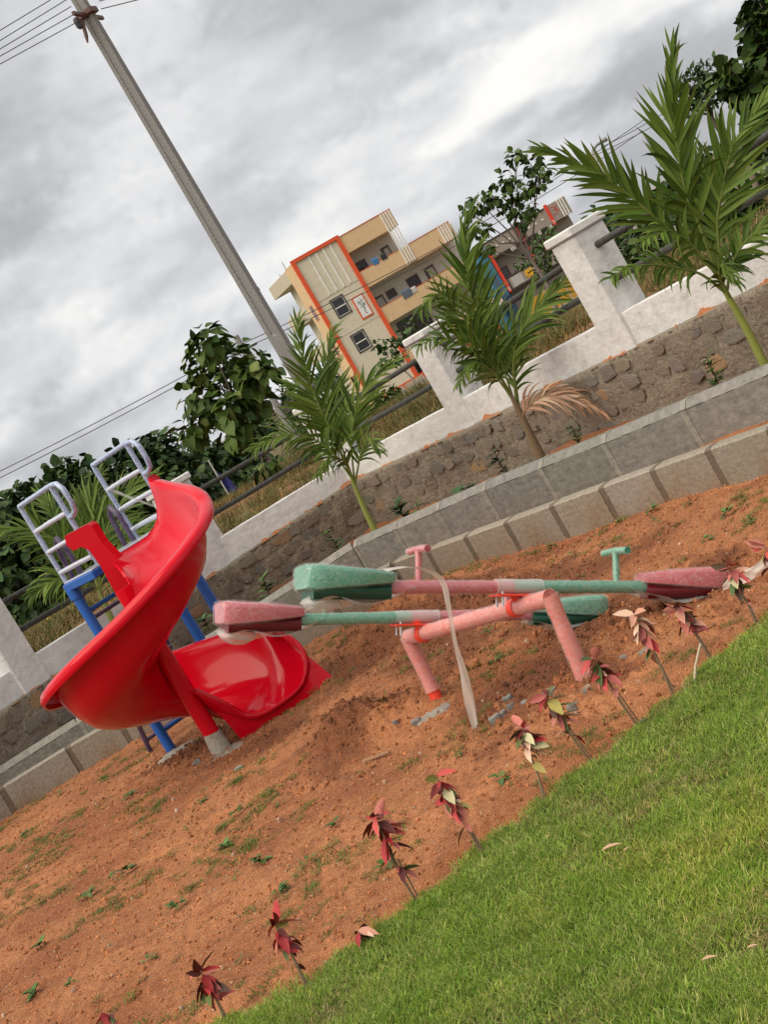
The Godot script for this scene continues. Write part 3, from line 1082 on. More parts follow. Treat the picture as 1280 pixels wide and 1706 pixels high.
	for s in specs:
		var c := thing("laundry", s[5], "laundry", t.position, "washing on the balconies")
		c.rotation.y = t.rotation.y
		mb = MB.new()
		var rows := []
		for r in 5:
			var row := PackedVector3Array()
			for x in 7:
				var zz: float = .07 + sin(x * 2.1) * .02 if r < 4 else -.1
				row.append(Vector3(lerpf(s[0], s[1], x / 6.0) + rf(-.01, .01), lerpf(s[2], s[3], minf(r, 3) / 3.0) - EYE + rf(-.02, .02), zz) * hk)
			rows.append(row)
		mb.grid(rows, [], false, s[4])
		part("cloth", mb, M.leaf_dry, c, true)

func build_house_taupe() -> void:
	hk = 1.12
	var p := at(780, 430, 95.0)
	var base := Vector3(p.x * hk, EYE, -95.0 * hk)
	var t := thing("bungalow", "taupe house with red vertical stripes and white squares along its parapet", "house", base)
	t.rotation.y = deg_to_rad(10)
	var taupe := Color(.31, .265, .225)
	var dark := Color(.05, .045, .04)
	var red := Color(.66, .055, .035)
	var white := Color(.76, .75, .72)
	var yellow := Color(.70, .36, .035)
	var P: Material = M.plaster
	part("wall", hbox(1.3, 8.0, -2.5, 3.0, -7.0, -.9, Color(.34, .29, .25)), P, t, true)
	part("parapet", hbox(1.45, 8.0, 2.95, 4.02, -1.0, .0, taupe, .02), P, t, true)
	part("parapet", hbox(6.3, 8.0, 2.9, 4.14, -1.0, .04, taupe, .02), P, t, true)
	part("coping", hbox(1.4, 6.3, 4.02, 4.10, -1.0, .06, dark), P, t, true)
	part("coping", hbox(1.4, 6.3, 2.86, 2.95, -1.0, .05, dark), P, t, true)
	for s in [[1.3, 3.45, .4], [3.85, 4.2, .4], [6.35, 4.25, 2.75]]:
		part("stripe", hbox(s[0], s[0] + .22, s[2], s[1], .0, .12, red), P, t, true)
		var mb := MB.new()
		for q in 3: hadd(mb, s[0] + .02, s[0] + .2, s[2] + .12 + q * .09, s[2] + .15 + q * .09, .12, .13, white)
		part("band", mb, P, t, true)
	for x in [2.1, 2.6, 3.1, 4.7, 5.25, 5.8]:
		part("square", hbox(x, x + .13, 3.42, 3.55, .0, .02, white), P, t, true)
	for x in [2.9, 5.0, 5.9]:
		for q in 3: part("bar", hbox(x + q * .13, x + .06 + q * .13, 2.68, 2.95, .05, .08, white), P, t, true)
	for q in 3: part("rib", hbox(7.32 + q * .2, 7.40 + q * .2, 2.9, 4.16, .04, .09, white), P, t, true)
	var ck := Color(.60, .05, .04)
	var om := MB.new()
	stroke(om, arc(6.86, 3.78, .13, 150, -80, 10), .022, .05, ck)
	stroke(om, arc(6.88, 3.50, .15, 90, -160, 12), .022, .05, ck)
	stroke(om, [Vector2(6.98, 3.60), Vector2(7.08, 3.66), Vector2(7.16, 3.62), Vector2(7.20, 3.52), Vector2(7.14, 3.44)], .02, .05, ck)
	stroke(om, arc(7.10, 3.88, .12, 200, 340, 8), .018, .05, ck)
	hadd(om, 7.08, 7.13, 3.86, 3.91, .04, .07, ck)
	part("painted_symbol", om, M.paint, t, true)
	hwindow(t, 1.6, 2.4, 1.35, 2.1, -.9, Color(.16, .08, .05), Color(.3, .3, .3), 4)
	part("door", hbox(5.3, 5.95, .5, 2.35, -.9, -.84, Color(.20, .06, .025)), M.paint, t, true)
	part("balcony", hbox(1.7, 6.3, .5, 1.25, -.1, .06, taupe), P, t, true)
	part("coping", hbox(1.68, 6.32, 1.25, 1.36, -.12, .09, dark), P, t, true)
	for s in [[2.9, 3.5], [5.5, 6.05]]:
		part("emblem", hbox(s[0], s[1], .62, 1.14, .06, .09, yellow), P, t, true)
	for q in 7:
		part("slat", hbox(1.85, 2.65, .56 + q * .095, .60 + q * .095, .06, .08, white), P, t, true)
		part("slat", hbox(3.95, 4.75, .56 + q * .095, .60 + q * .095, .06, .08, dark), P, t, true)
	part("floor_slab", hbox(1.5, 6.6, .38, .5, -.9, .12, dark), P, t, true)
	# ochre compound wall in front of the taupe house
	var c := thing("compound_wall", "ochre yellow compound wall before the taupe striped house", "wall", base)
	c.rotation.y = t.rotation.y
	for q in 4:
		var x: float = .9 + q * 1.45
		part("wall_panel", hbox(x, x + 1.36, -2.0, -.62, 3.0, 3.2, Color(.50, .26, .035)), P, c, true)
		part("post", hbox(x + 1.36, x + 1.45, -2.0, -.55, 2.98, 3.22, Color(.40, .36, .3)), P, c, true)
	part("plinth", hbox(.9, 6.7, -2.6, -2.0, 2.95, 3.25, Color(.33, .32, .29)), P, c, true)
	# blue house to its left
	var b := thing("blue_house", "bright blue plastered house front with a peach balcony beside the cream house", "house", base)
	b.rotation.y = deg_to_rad(24)
	part("wall", hbox(.35, 1.15, -2.2, 3.75, -1.2, .4, Color(.055, .22, .36)), P, b, true)
	part("parapet", hbox(.28, 1.22, 3.75, 3.9, -1.3, .5, Color(.10, .28, .42)), P, b, true)
	part("lower_wall", hbox(.3, 1.1, -2.2, .3, .4, .6, Color(.02, .06, .12)), P, b, true)
	part("balcony", hbox(-1.2, .2, -.3, .6, -.2, .9, Color(.62, .40, .22)), P, b, true)
	for q in 6: part("rib", hbox(-1.1 + q * .22, -1.0 + q * .22, -.28, .62, .9, .97, white), P, b, true)
	part("door", hbox(.55, .95, .4, 1.9, .4, .46, Color(.08, .12, .18)), M.paint, b, true)

# ---------- precast compound walls, pale sheds and marker stones on the land beyond ----------
func slab_wall(label: String, a: Vector3, b: Vector3, h: float, n: int, tone: Color, courses := 3) -> void:
	a.y = land_h(a.x, a.z) - .05
	b.y = land_h(b.x, b.z) - .05
	var t := thing("compound_wall", label, "wall", a)
	var d := (b - a) / n
	var dir := Vector3(d.x, 0, d.z).normalized()
	var bs := Basis(dir, Vector3.UP, dir.cross(Vector3.UP))
	for q in n + 1:
		var mb := MB.new()
		mb.box(Transform3D(bs, a + d * q + Vector3.UP * (h * .5 - .1)), Vector3(.16, h + .25, .16), .015, tint(tone, .06))
		part("post", mb, M.concrete, t)
	for q in n:
		for k in courses:
			var mb := MB.new()
			mb.box(Transform3D(bs, a + d * (q + .5) + Vector3.UP * (h * (k + .5) / courses)), Vector3(d.length() - .17, h / courses - .02, .06), .01, tint(tone, .10))
			part("slab", mb, M.concrete, t)
func build_far_walls() -> void:
	var tone := Color(1.15, 1.1, 1.0)
	slab_wall("grey precast slab wall beyond the slide at the tree line", at(270, 890, 64), at(530, 782, 84), 1.5, 12, tone)
	slab_wall("grey precast slab wall in front of the cream house", at(548, 748, 88), at(790, 606, 92), 1.6, 9, tone * .9)
	slab_wall("grey slab wall beyond the boundary wall behind the tallest palm", at(1010, 515, 60), at(1330, 320, 48), 1.6, 9, tone)
	var s := thing("shed", "small white plastered shed beyond the grey slab wall", "shed", Vector3(at(392, 815, 95).x, land_h(at(392, 815, 95).x, -95.0), -95.0))
	var mb := MB.new()
	var o := at(392, 815, 95)
	o.y = land_h(o.x, o.z)
	mb.box(Transform3D(Basis(Vector3.UP, .2), o + Vector3(0, 1.1, 0)), Vector3(3.2, 2.2, 3.0), .03, Color(1, 1, 1))
	part("wall", mb, M.whitewash, s)
	mb = MB.new()
	mb.box(Transform3D(Basis(Vector3.UP, .2), o + Vector3(0, 2.26, 0)), Vector3(3.6, .12, 3.4), .02, Color(.8, .8, .8))
	part("roof", mb, M.whitewash, s)
	for q in [[607, 887, 26.0], [461, 815, 30.0], [682, 683, 40.0], [858, 630, 30.0], [1180, 405, 22.0], [80, 1030, 22.0], [545, 772, 34.0], [862, 627, 24.0]]:
		var g := at(q[0], q[1], q[2])
		g.y = land_h(g.x, g.z)
		var m2 := MB.new()
		m2.box(Transform3D(Basis(Vector3.UP, rf(0, 3)), g + Vector3.UP * .05), Vector3(.09, .12, .07), .012, Color(.75, .55, .04))
		single("marker_stone", m2, M.plaster, "small yellow painted marker stone standing in the field grass", "marker stone", "yellow marker stones in the field")

# ---------- electricity poles, wires, flag and street lamp ----------
func wire(called: String, a: Vector3, b: Vector3, sag: float, r: float, label: String, group: String) -> void:
	var pts := []
	for q in 25:
		var t := q / 24.0
		pts.append(a.lerp(b, t) - Vector3.UP * sag * 4.0 * t * (1 - t))
	var mb := MB.new()
	mb.tube(pts, [r], 5)
	single(called, mb, M.wire, label, "wire", group)
func build_poles() -> void:
	var foot := at(476, 585, 22.0)
	var bx := foot.x
	var g := land_h(bx, -22.0)
	var t := thing("electricity_pole", "tall tapering concrete electricity pole with a recessed side, behind the boundary wall", "pole", Vector3(bx, g, -22))
	var bs := Basis(Vector3.UP, deg_to_rad(-28))
	var rows := []
	var prof := []
	# I-shaped section, slimmer towards its top: wide faces with a long shallow recess
	for e in [[-.5, .5], [-.5, -.5], [-.18, -.5], [-.14, -.36], [.14, -.36], [.18, -.5], [.5, -.5], [.5, .5], [.18, .5], [.14, .36], [-.14, .36], [-.18, .5]]:
		prof.append(Vector2(e[0], e[1]))
	var hs := [-.3, 1.2, 2.0, 2.05, 8.15, 8.2, 9.4]
	for q in hs.size():
		var h: float = hs[q]
		var k := lerpf(1.0, .66, clampf(h / 9.4, 0, 1))
		var row := PackedVector3Array()
		for e in prof:
			var z: float = e.y
			if absf(z) < .4 and (q < 3 or q > 4): z = signf(z) * .5
			row.append(Vector3(bx, g + h, -22) + bs * Vector3(e.x * .245 * k, 0, z * .15 * maxf(k, .8)))
		rows.append(row)
	var mb := MB.new()
	for q in rows.size() - 1:
		for e in prof.size():
			var e2 := (e + 1) % prof.size()
			mb.quad(rows[q][e], rows[q][e2], rows[q + 1][e2], rows[q + 1][e])
	for e in range(1, prof.size() - 1): mb.tri(rows[-1][0], rows[-1][e], rows[-1][e + 1])
	part("shaft", mb, M.pole_concrete, t)
	var top := at(150, 20, 22.0)
	var ay := top.y
	var rust := Color(.10, .045, .035)
	mb = MB.new()
	mb.box(Transform3D(bs, Vector3(bx, ay, -22)), Vector3(.30, .09, .22), .01, rust)
	part("clamp", mb, M.metal, t)
	var arm := Basis(Vector3.UP, deg_to_rad(70))
	mb = MB.new()
	mb.box(Transform3D(arm, Vector3(bx, ay - .03, -22)), Vector3(1.0, .06, .05), .006, rust)
	part("cross_arm", mb, M.metal, t)
	mb = MB.new()
	mb.tube([Vector3(bx - .12, ay - .1, -21.85), Vector3(bx - .18, ay - .33, -21.8), Vector3(bx - .21, ay - .42, -21.8)], [.03, .03, .012], 8, rust)
	part("bracket", mb, M.metal, t)
	mb = MB.new()
	mb.tube([Vector3(bx - .19, ay - .02, -21.8), Vector3(bx - .19, ay - .06, -21.8), Vector3(bx - .19, ay - .16, -21.8), Vector3(bx - .19, ay - .2, -21.8)], [.03, .05, .05, .02], 10, Color(.05, .05, .055))
	part("insulator", mb, M.metal, t)
	var ends := [[-3, 52], [-3, 69], [-3, 83], [-3, 95], [-3, 108]]
	for q in 5:
		var yy := ay + .52 - q * .155
		var a := Vector3(bx - .15, yy, -22.0 + (q - 2) * .12)
		var e := at(ends[q][0], ends[q][1], 21.0)
		var far := a + (e - a) * 9.0
		wire("power_line", a, far, .0, .007, "thin dark power line running from the concrete pole towards the slide side", "lines on the slide side of the pole")
	for q in [[168, 15, 300, -18], [165, 2, 280, -32]]:
		var a := at(q[0], q[1], 22.0)
		var e := at(q[2], q[3], 22.6)
		wire("power_line", a, a + (e - a) * 12.0, .0, .008, "thin dark power line leaving the concrete pole over the houses", "lines on the house side of the pole")
	# far pole and its lines
	var f := at(440, 640, 48.0)
	var tp := at(392, 560, 48.0)
	f.y = land_h(f.x, f.z)
	tp.x = f.x
	t = thing("electricity_pole", "distant thin concrete pole with a short crossarm above the large-leaved tree", "pole", f)
	mb = MB.new()
	mb.tube([f, Vector3(tp.x, tp.y, tp.z)], [.16, .11], 6, Color(1, 1, 1))
	part("shaft", mb, M.pole_concrete, t)
	mb = MB.new()
	mb.box(Transform3D(Basis(Vector3.UP, .5), Vector3(tp.x, tp.y - .55, tp.z)), Vector3(1.1, .08, .08), .01, Color(.12, .1, .1))
	part("cross_arm", mb, M.metal, t)
	for q in 2:
		var a := at(405 + q * 4, 572 + q * 7, 48.0)
		var l := at(-5, 779 + q * 11, 46.0)
		var r := at(800, 352 + q * 14, 52.0)
		wire("far_line", a, a + (l - a) * 1.6, .15, .014, "thin line strung from the distant pole past the slide", "lines of the distant pole")
		wire("far_line", a, a + (r - a) * 1.8, .4, .014, "thin line strung from the distant pole across the cream house", "lines of the distant pole towards the houses")
	for q in 2:
		var a := at(255, 760 + q * 10, 60.0)
		var r := at(560, 595 + q * 9, 66.0)
		wire("far_line", a + (a - r) * .5, r, .1, .014, "lower thin line crossing behind the large-leaved tree", "lower far lines")
	# flag on a thin stick
	var fb := at(392, 842, 28.0)
	var ft := at(362, 757, 28.0)
	fb.y = land_h(fb.x, fb.z)
	t = thing("flag", "drooping dark blue flag on a thin pale stick beyond the rails", "flag", fb)
	mb = MB.new()
	mb.tube([fb, Vector3(fb.x, ft.y, fb.z)], [.022, .016], 6, Color(.42, .40, .36))
	part("stick", mb, M.paint, t)
	var rows2 := []
	var ctop := at(370, 782, 28.0)
	for r in 8:
		var row := PackedVector3Array()
		for x in 7:
			var s := x / 6.0
			row.append(Vector3(fb.x + .02 + s * (.13 + r * .012), ctop.y - .50 * r / 7.0 - s * .14, fb.z + sin(s * 9.0 + r * .5) * .05))
		rows2.append(row)
	mb = MB.new()
	mb.grid(rows2, [], false, Color(.03, .03, .16))
	part("cloth", mb, M.leaf_dry, t)
	# street lamp behind the right-hand pillar
	var lb := at(1040, 345, 55.0)
	var lt := at(1003, 243, 55.0)
	lb.y = land_h(lb.x, lb.z)
	t = thing("street_lamp", "grey street lamp post with a small head far behind the pillar", "street lamp", lb)
	mb = MB.new()
	mb.tube([lb, Vector3(lb.x, lt.y, lb.z)], [.10, .07], 8, Color(.36, .35, .33))
	part("post", mb, M.metal, t)
	mb = MB.new()
	mb.tube([Vector3(lb.x, lt.y, lb.z), Vector3(lb.x + .25, lt.y + .12, lb.z), Vector3(lb.x + .7, lt.y + .14, lb.z)], [.05, .05, .09], 8, Color(.16, .16, .16))
	part("lamp_head", mb, M.metal, t)
	for q in 2:
		wire("far_line", at(1002 - q * 4, 246 + q * 10, 55.0), at(1180, 140 + q * 14, 58.0), .1, .014, "thin line between the street lamp and the tallest palm's fronds", "lines beside the street lamp")

# ---------- trees ----------
# leaves scattered through clumps; each clump is [centre, radii, leaves]
func crown_mesh(clumps: Array, size: float, cols: Array, droop := .3, slim := .42) -> MB:
	var mb := MB.new()
	for cl in clumps:
		var c: Vector3 = cl[0]
		var r: Vector3 = cl[1]
		for q in int(cl[2]):
			var d := rdir()
			var k := pow(rf(0, 1), .45)
			var p := c + Vector3(d.x * r.x, d.y * r.y, d.z * r.z) * k
			var out := (d + rdir() * .8 + Vector3.DOWN * droop).normalized()
			var up := (Vector3.UP * .8 + d * .6 + rdir() * .6).normalized()
			if absf(up.dot(out)) > .95: up = rdir()
			var l := size * rf(.7, 1.25)
			mb.leaf(p, out, up, l, l * slim, tint(cols[rng.randi() % cols.size()], .22), rf(.05, .4), rf(.1, .45))
	return mb
func limbs(base: Vector3, top: Vector3, r: float, clumps: Array, col: Color, bend := .1) -> MB:
	var mb := MB.new()
	var pts := []
	var n := 7
	for q in n:
		var t := q / (n - 1.0)
		pts.append(base.lerp(top, t) + Vector3(sin(t * 5.0) * bend, 0, cos(t * 4.0) * bend - bend))
	var rad := []
	for q in n: rad.append(lerpf(r, r * .45, q / (n - 1.0)))
	mb.tube(pts, rad, 8, col)
	for cl in clumps:
		var s: Vector3 = pts[n - 1 - (rng.randi() % 3)]
		var c: Vector3 = cl[0]
		var m := s.lerp(c, .5) + Vector3(rf(-.1, .1), rf(-.15, .05), rf(-.1, .1))
		mb.tube([s, m, c], [r * .42, r * .28, r * .10], 6, col)
		for e in 3:
			var tip: Vector3 = c + Vector3(rf(-1, 1) * cl[1].x, rf(-.6, 1) * cl[1].y, rf(-1, 1) * cl[1].z) * .7
			mb.tube([c.lerp(m, rf(0, .5)), tip], [r * .14, r * .05], 5, col)
	return mb
func tree(label: String, base: Vector3, top: Vector3, r: float, clumps: Array, size: float, cols: Array, bark: Color, group := "", droop := .3, slim := .42) -> void:
	var t := thing("tree", label, "tree", base, group)
	part("trunk", limbs(base, top, r, clumps, bark), M.bark, t)
	part("crown", crown_mesh(clumps, size, cols, droop, slim), M.leaf, t)

func build_trees() -> void:
	var greens := [Color(.034, .064, .014), Color(.048, .084, .018), Color(.026, .048, .012), Color(.07, .11, .026)]
	# large-leaved young tree beside the pole: every leaf is a part
	var b := at(478, 838, 20.5)
	b.y = land_h(b.x, b.z)
	var t := thing("tree", "young tree with very large drooping leaves beside the tall concrete pole", "tree", b)
	var cl := []
	for q in [[345, 600, .34], [375, 640, .46], [335, 670, .36], [400, 605, .30], [420, 655, .34], [380, 695, .34], [318, 715, .22], [345, 565, .20], [432, 615, .22], [410, 725, .22], [440, 780, .14]]:
		cl.append([at(q[0], q[1], 20.5 + rf(-.35, .35)), Vector3.ONE * q[2], 0])
	part("trunk", limbs(b, at(405, 690, 20.5), .055, cl, Color(.20, .165, .13), .05), M.bark, t)
	var var_leaf := []
	for q in 6:
		var mb := MB.new()
		var n := 7
		var rows := []
		var base_col: Color = [Color(.06, .10, .018), Color(.078, .126, .024), Color(.044, .078, .015), Color(.10, .15, .032), Color(.064, .104, .022), Color(.145, .18, .05)][q]
		for r in n:
			var s := r / (n - 1.0)
			var w := sin(pow(s, .75) * PI) * .46 * (1.0 - .25 * s) + (.02 if r == 0 else 0.0)
			var row := PackedVector3Array()
			for x in 5:
				var e := (x - 2) / 2.0
				row.append(Vector3(e * w, -absf(e) * absf(e) * .10 * (1 if q % 2 else -1) - s * s * .35 + sin(x * 2.0 + r * 1.7 + q) * .02, -s))
			rows.append(row)
		mb.grid(rows, [], false, base_col)
		var_leaf.append(mb.commit())
	var made := 0
	while made < 285:
		var c: Array = cl[rng.randi() % (cl.size() - 1)] if made < 275 else cl[cl.size() - 1]
		if rf(0, .55) > c[1].x + .12: continue
		var d := rdir()
		var p: Vector3 = c[0] + d * c[1].x * pow(rf(0, 1), .4)
		var out := (d * .8 + rdir() * .5 + Vector3.DOWN * .55).normalized()
		var up := (Vector3.UP + d * .5 + rdir() * .4).normalized()
		var z := -out
		var x := up.cross(z).normalized()
		var size := rf(.14, .27)
		var o := part("leaf", var_leaf[rng.randi() % 6], M.leaf, t)
		o.transform = Transform3D(Basis(x, z.cross(x), z) * size, p - b)
		made += 1
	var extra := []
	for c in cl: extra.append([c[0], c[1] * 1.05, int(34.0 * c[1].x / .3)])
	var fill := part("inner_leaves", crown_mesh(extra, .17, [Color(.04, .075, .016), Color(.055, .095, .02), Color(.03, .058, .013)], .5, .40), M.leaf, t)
	fill.set_meta("kind", "stuff")
	# slender tree in front of the taupe house
	b = at(948, 575, 26.0); b.y = land_h(b.x, b.z)
	cl = []
	for q in [[885, 275, .20, 46], [858, 262, .16, 34], [900, 305, .20, 40], [845, 300, .20, 40], [830, 330, .24, 46], [800, 338, .22, 44], [778, 350, .16, 28], [870, 320, .24, 50], [880, 350, .18, 30], [850, 350, .18, 30], [800, 380, .16, 24], [905, 285, .14, 22], [812, 415, .14, 20], [870, 375, .12, 14]]:
		cl.append([at(q[0], q[1], 26.0 + rf(-.4, .4)), Vector3(q[2], q[2] * .85, q[2]), q[3]])
	tree("slender tree with a forked thin trunk and open dark crown before the taupe house", b, at(866, 368, 26.0), .05, cl, .15, greens, Color(.17, .14, .12), "", .45, .36)
	# small feathery tree low on the same line
	b = at(930, 520, 34.0); b.y = land_h(b.x, b.z)
	cl = []
	for q in [[905, 400, .35, 120], [880, 435, .3, 90], [915, 430, .3, 90], [900, 450, .25, 60]]: cl.append([at(q[0], q[1], 34.0), Vector3(q[2] * 1.3, q[2] * .5, q[2]), q[3]])
	tree("small feathery sapling before the ochre compound wall", b, at(900, 425, 34.0), .035, cl, .12, [Color(.045, .09, .022), Color(.06, .11, .03)], Color(.16, .13, .1), "", .1, .3)
	# sapling before the cream house
	b = at(702, 668, 38.0); b.y = land_h(b.x, b.z)
	cl = []
	for q in [[650, 578, .30, 44], [634, 572, .2, 24], [668, 562, .26, 34], [682, 545, .26, 30], [662, 596, .24, 30], [636, 600, .16, 14]]: cl.append([at(q[0], q[1], 38.0 + rf(-.3, .3)), Vector3(q[2] * 1.1, q[2] * .7, q[2]), q[3]])
	tree("thin-stemmed sapling with loose leaves before the cream house", b, at(664, 590, 38.0), .035, cl, .15, [Color(.05, .09, .03), Color(.065, .105, .04), Color(.04, .075, .025)], Color(.3, .27, .22), "", .4, .4)
	# tree at the right-hand edge with rounded leaves
	b = at(1420, 300, 14.5); b.y = land_h(b.x, b.z)
	cl = []
	for q in [[1275, 20, .30, 100], [1255, 45, .16, 40], [1270, 75, .28, 80], [1275, 120, .30, 90], [1262, 150, .22, 60], [1225, 130, .2, 45], [1205, 140, .16, 30], [1240, 155, .2, 45], [1300, 60, .45, 160], [1310, 150, .5, 180], [1290, 190, .35, 110], [1330, 0, .5, 150], [1215, 118, .12, 20], [1252, 20, .1, 18], [1275, 215, .25, 60]]:
		cl.append([at(q[0], q[1], 14.5 + rf(-.3, .3)), Vector3.ONE * q[2] * .8, q[3]])
	tree("dense dark tree with rounded glossy leaves above the tallest palm", b, at(1330, 130, 14.5), .09, cl, .13, greens, Color(.15, .12, .10), "", .5, .55)
	# feathery acacia behind it
	b = at(1260, 330, 22.0); b.y = land_h(b.x, b.z)
	cl = []
	for q in [[1170, 125, .32, 150], [1190, 150, .35, 150], [1150, 140, .25, 90], [1175, 170, .3, 110], [1145, 165, .2, 60]]: cl.append([at(q[0], q[1], 22.0), Vector3(q[2] * 1.2, q[2] * .55, q[2]), q[3]])
	tree("feathery small-leaved tree just behind the top fronds of the tallest palm", b, at(1190, 165, 22.0), .06, cl, .11, [Color(.03, .06, .02), Color(.04, .075, .025)], Color(.16, .13, .1), "", .1, .25)
	# bushes on the land beyond the wall
	for q in [[652, 676, 36.0, .42, "round dark bush standing by the wall before the cream house"], [1240, 395, 17.0, .42, "low leafy bush behind the boundary wall below the tallest palm"], [1275, 345, 26.0, .8, "bigger dark bush further behind the boundary wall under the tallest palm"], [1090, 430, 26.0, .9, "dark green bush just behind the pillar beside the tallest palm"], [732, 640, 34.0, .32, "small dull green bush beside the middle pillar"], [455, 815, 36.0, .7, "dark bush growing against the slab wall under the large-leaved tree"]]:
		var g := at(q[0], q[1], q[2])
		g.y = land_h(g.x, g.z)
		var h: float = at(q[0], q[1], q[2]).y
		var rr: float = q[3]
		var cls := []
		for e in 9:
			cls.append([Vector3(g.x + rf(-rr, rr) * .6, maxf(g.y + .2, h + rf(-rr, rr) * .6), g.z + rf(-rr, rr) * .6), Vector3.ONE * rr * rf(.3, .5), 60])
		var bt := thing("bush", q[4], "bush", g)
		part("stem", limbs(g, Vector3(g.x, h, g.z), .03, cls, Color(.14, .11, .08), .02), M.bark, bt)
		part("foliage", crown_mesh(cls, .15, greens, .1, .4), M.leaf, bt)
	# dark line of trees beyond the slide
	var tl := [[15, 905, 52.0, 1.5], [60, 872, 50.0, 1.6], [105, 850, 54.0, 1.8], [150, 835, 50.0, 2.0], [205, 822, 52.0, 2.0], [255, 806, 55.0, 2.1], [300, 800, 60.0, 1.7], [345, 792, 62.0, 1.7], [390, 790, 64.0, 1.5], [130, 905, 46.0, 1.4], [40, 945, 45.0, 1.4], [300, 830, 50.0, 1.2], [-30, 920, 50.0, 1.8], [230, 850, 46.0, 1.3], [375, 835, 56.0, 1.3]]
	var names := ["broad dark tree in the tree line beyond the slide", "bushy dark green tree in the tree line beyond the slide"]
	for e in tl.size():
		var q: Array = tl[e]
		var c := at(q[0], q[1], q[2])
		var g := Vector3(c.x, land_h(c.x, c.z), c.z)
		var rr: float = q[3]
		var cls := []
		for k in 12:
			var d := rdir()
			cls.append([c + Vector3(d.x * rr, d.y * rr * .7 + .1, d.z * rr) * .75, Vector3.ONE * rr * rf(.28, .5), 85])
		cls.append([Vector3(c.x, (c.y + g.y) * .5, c.z), Vector3(rr, (c.y - g.y) * .5, rr) * .8, 260])
		tree("dark green leafy tree in the tree line beyond the slide", g, c + Vector3(0, -rr * .3, 0), .12, cls, .34, [Color(.022, .046, .014), Color(.034, .066, .018), Color(.018, .036, .012), Color(.045, .08, .022)], Color(.12, .1, .085), "tree line beyond the slide", .3, .45)
	# distant belt that closes the horizon between the houses
	var far := [[470, 640, 150.0, 5.0], [760, 520, 150.0, 5.0], [990, 460, 150.0, 5.0], [1080, 410, 140.0, 4.0], [1180, 345, 130.0, 4.5], [1290, 290, 130.0, 5.0], [360, 790, 140.0, 4.0], [560, 660, 170.0, 5.0]]
	for q in far:
		var c := at(q[0], q[1], q[2])
		var g := Vector3(c.x, land_h(c.x, c.z), c.z)
		c.y = maxf(g.y + 2.0, minf(c.y, g.y + 4.5))
		var rr: float = q[3]
		var cls := []
		for k in 10:
			var d := rdir()
			cls.append([c + Vector3(d.x * rr * 1.6, d.y * rr * .5, d.z * rr) * .8, Vector3.ONE * rr * rf(.25, .45), 70])
		tree("far hazy green tree on the horizon beyond the houses", g, c, .2, cls, .8, [Color(.035, .06, .025), Color(.045, .075, .03)], Color(.12, .1, .085), "far trees on the horizon", .3, .45)

# ---------- palms ----------
func curve_pts(pts: Array, n: int) -> Array:
	var c := Curve3D.new()
	for q in pts.size():
		var tan := Vector3.ZERO
		if q > 0 and q < pts.size() - 1: tan = (pts[q + 1] - pts[q - 1]) * .18
		c.add_point(pts[q], -tan, tan)
	var out := []
	var l := c.get_baked_length()
	for q in n + 1: out.append(c.sample_baked(l * q / n, true))
	return out
# pinnate frond along pts: leaf length, half width, leaflet pairs, colours, sag, petiole share without leaflets
func frond(pts: Array, ll: float, hw: float, n: int, cols: Array, sag: float, bare: float, face: Vector3, rib: Color, spread_deg := 62.0, tip_deg := 22.0) -> MB:
	var mb := MB.new()
	var cp := curve_pts(pts, 28)
	var rad := []
	for q in 29: rad.append(lerpf(.011, .0025, q / 28.0))
	mb.tube(cp, rad, 6, rib)
	for q in n:
		var t := lerpf(bare, .995, (q + rf(-.25, .25)) / (n - 1.0))
		t = clampf(t, bare, .995)
		var k := mini(int(t * 28), 27)
		var p: Vector3 = cp[k].lerp(cp[k + 1], t * 28 - k)
		var tg: Vector3 = (cp[k + 1] - cp[k]).normalized()
		var nn := (face - tg * face.dot(tg)).normalized()
		var sd := tg.cross(nn).normalized()
		var s := (t - bare) / (1.0 - bare)
		var len := ll * (.55 + .45 * sin(clampf(s * 1.15 + .12, 0, 1) * PI)) * (1.0 - .30 * s)
		var ang := deg_to_rad(lerpf(spread_deg, tip_deg, s))
		for e in [-1.0, 1.0]:
			if rf(0, 1) < .07: continue
			var an: float = ang + rf(-.2, .2)
			var d: Vector3 = (tg * cos(an) + sd * e * sin(an) + nn * rf(-.18, .32)).normalized()
			var l: float = len * rf(.75, 1.12)
			var col := tint(cols[rng.randi() % cols.size()], .18)
			var w := hw * .88 * rf(.8, 1.15) * (1.0 - .35 * s)
			var side: Vector3 = d.cross(nn + rdir() * .45).normalized()
			var base := mb.v.size()
			var seg := 6
			var pos := p
			var dd := d
			var sg := sag * rf(.3, 2.0) + (.25 if rf(0, 1) < .08 else 0.0)
			for j in seg + 1:
				var u := j / float(seg)
				var ww: float = w * (.45 + .55 * sin(minf(u * 1.7 + .25, 1.57))) * (1.0 - pow(u, 2.6)) + .0006
				var ln := side.cross(dd).normalized()
				mb.v.append(pos - side * ww + ln * ww * .28); mb.v.append(pos); mb.v.append(pos + side * ww + ln * ww * .28)
				mb.n.append((ln + side * .3).normalized()); mb.n.append(ln); mb.n.append((ln - side * .3).normalized())
				var cc := col
				if u > .93: cc = col.lerp(Color(.20, .13, .06), .5)
				for z in 3: mb.c.append(cc)
				pos += dd * l / seg
				dd = (dd + Vector3.DOWN * sg * (.5 + u)).normalized()
			for j in seg:
				for z in 2:
					var a := base + j * 3 + z
					mb.i.append(a); mb.i.append(a + 4); mb.i.append(a + 1)
					mb.i.append(a); mb.i.append(a + 3); mb.i.append(a + 4)
	return mb
func px_line(list: Array, z: float, dz: float) -> Array:
	var out := []
	for q in list.size():
		out.append(at(list[q][0], list[q][1], z + dz * pow(q / (list.size() - 1.0), 1.2)))
	return out
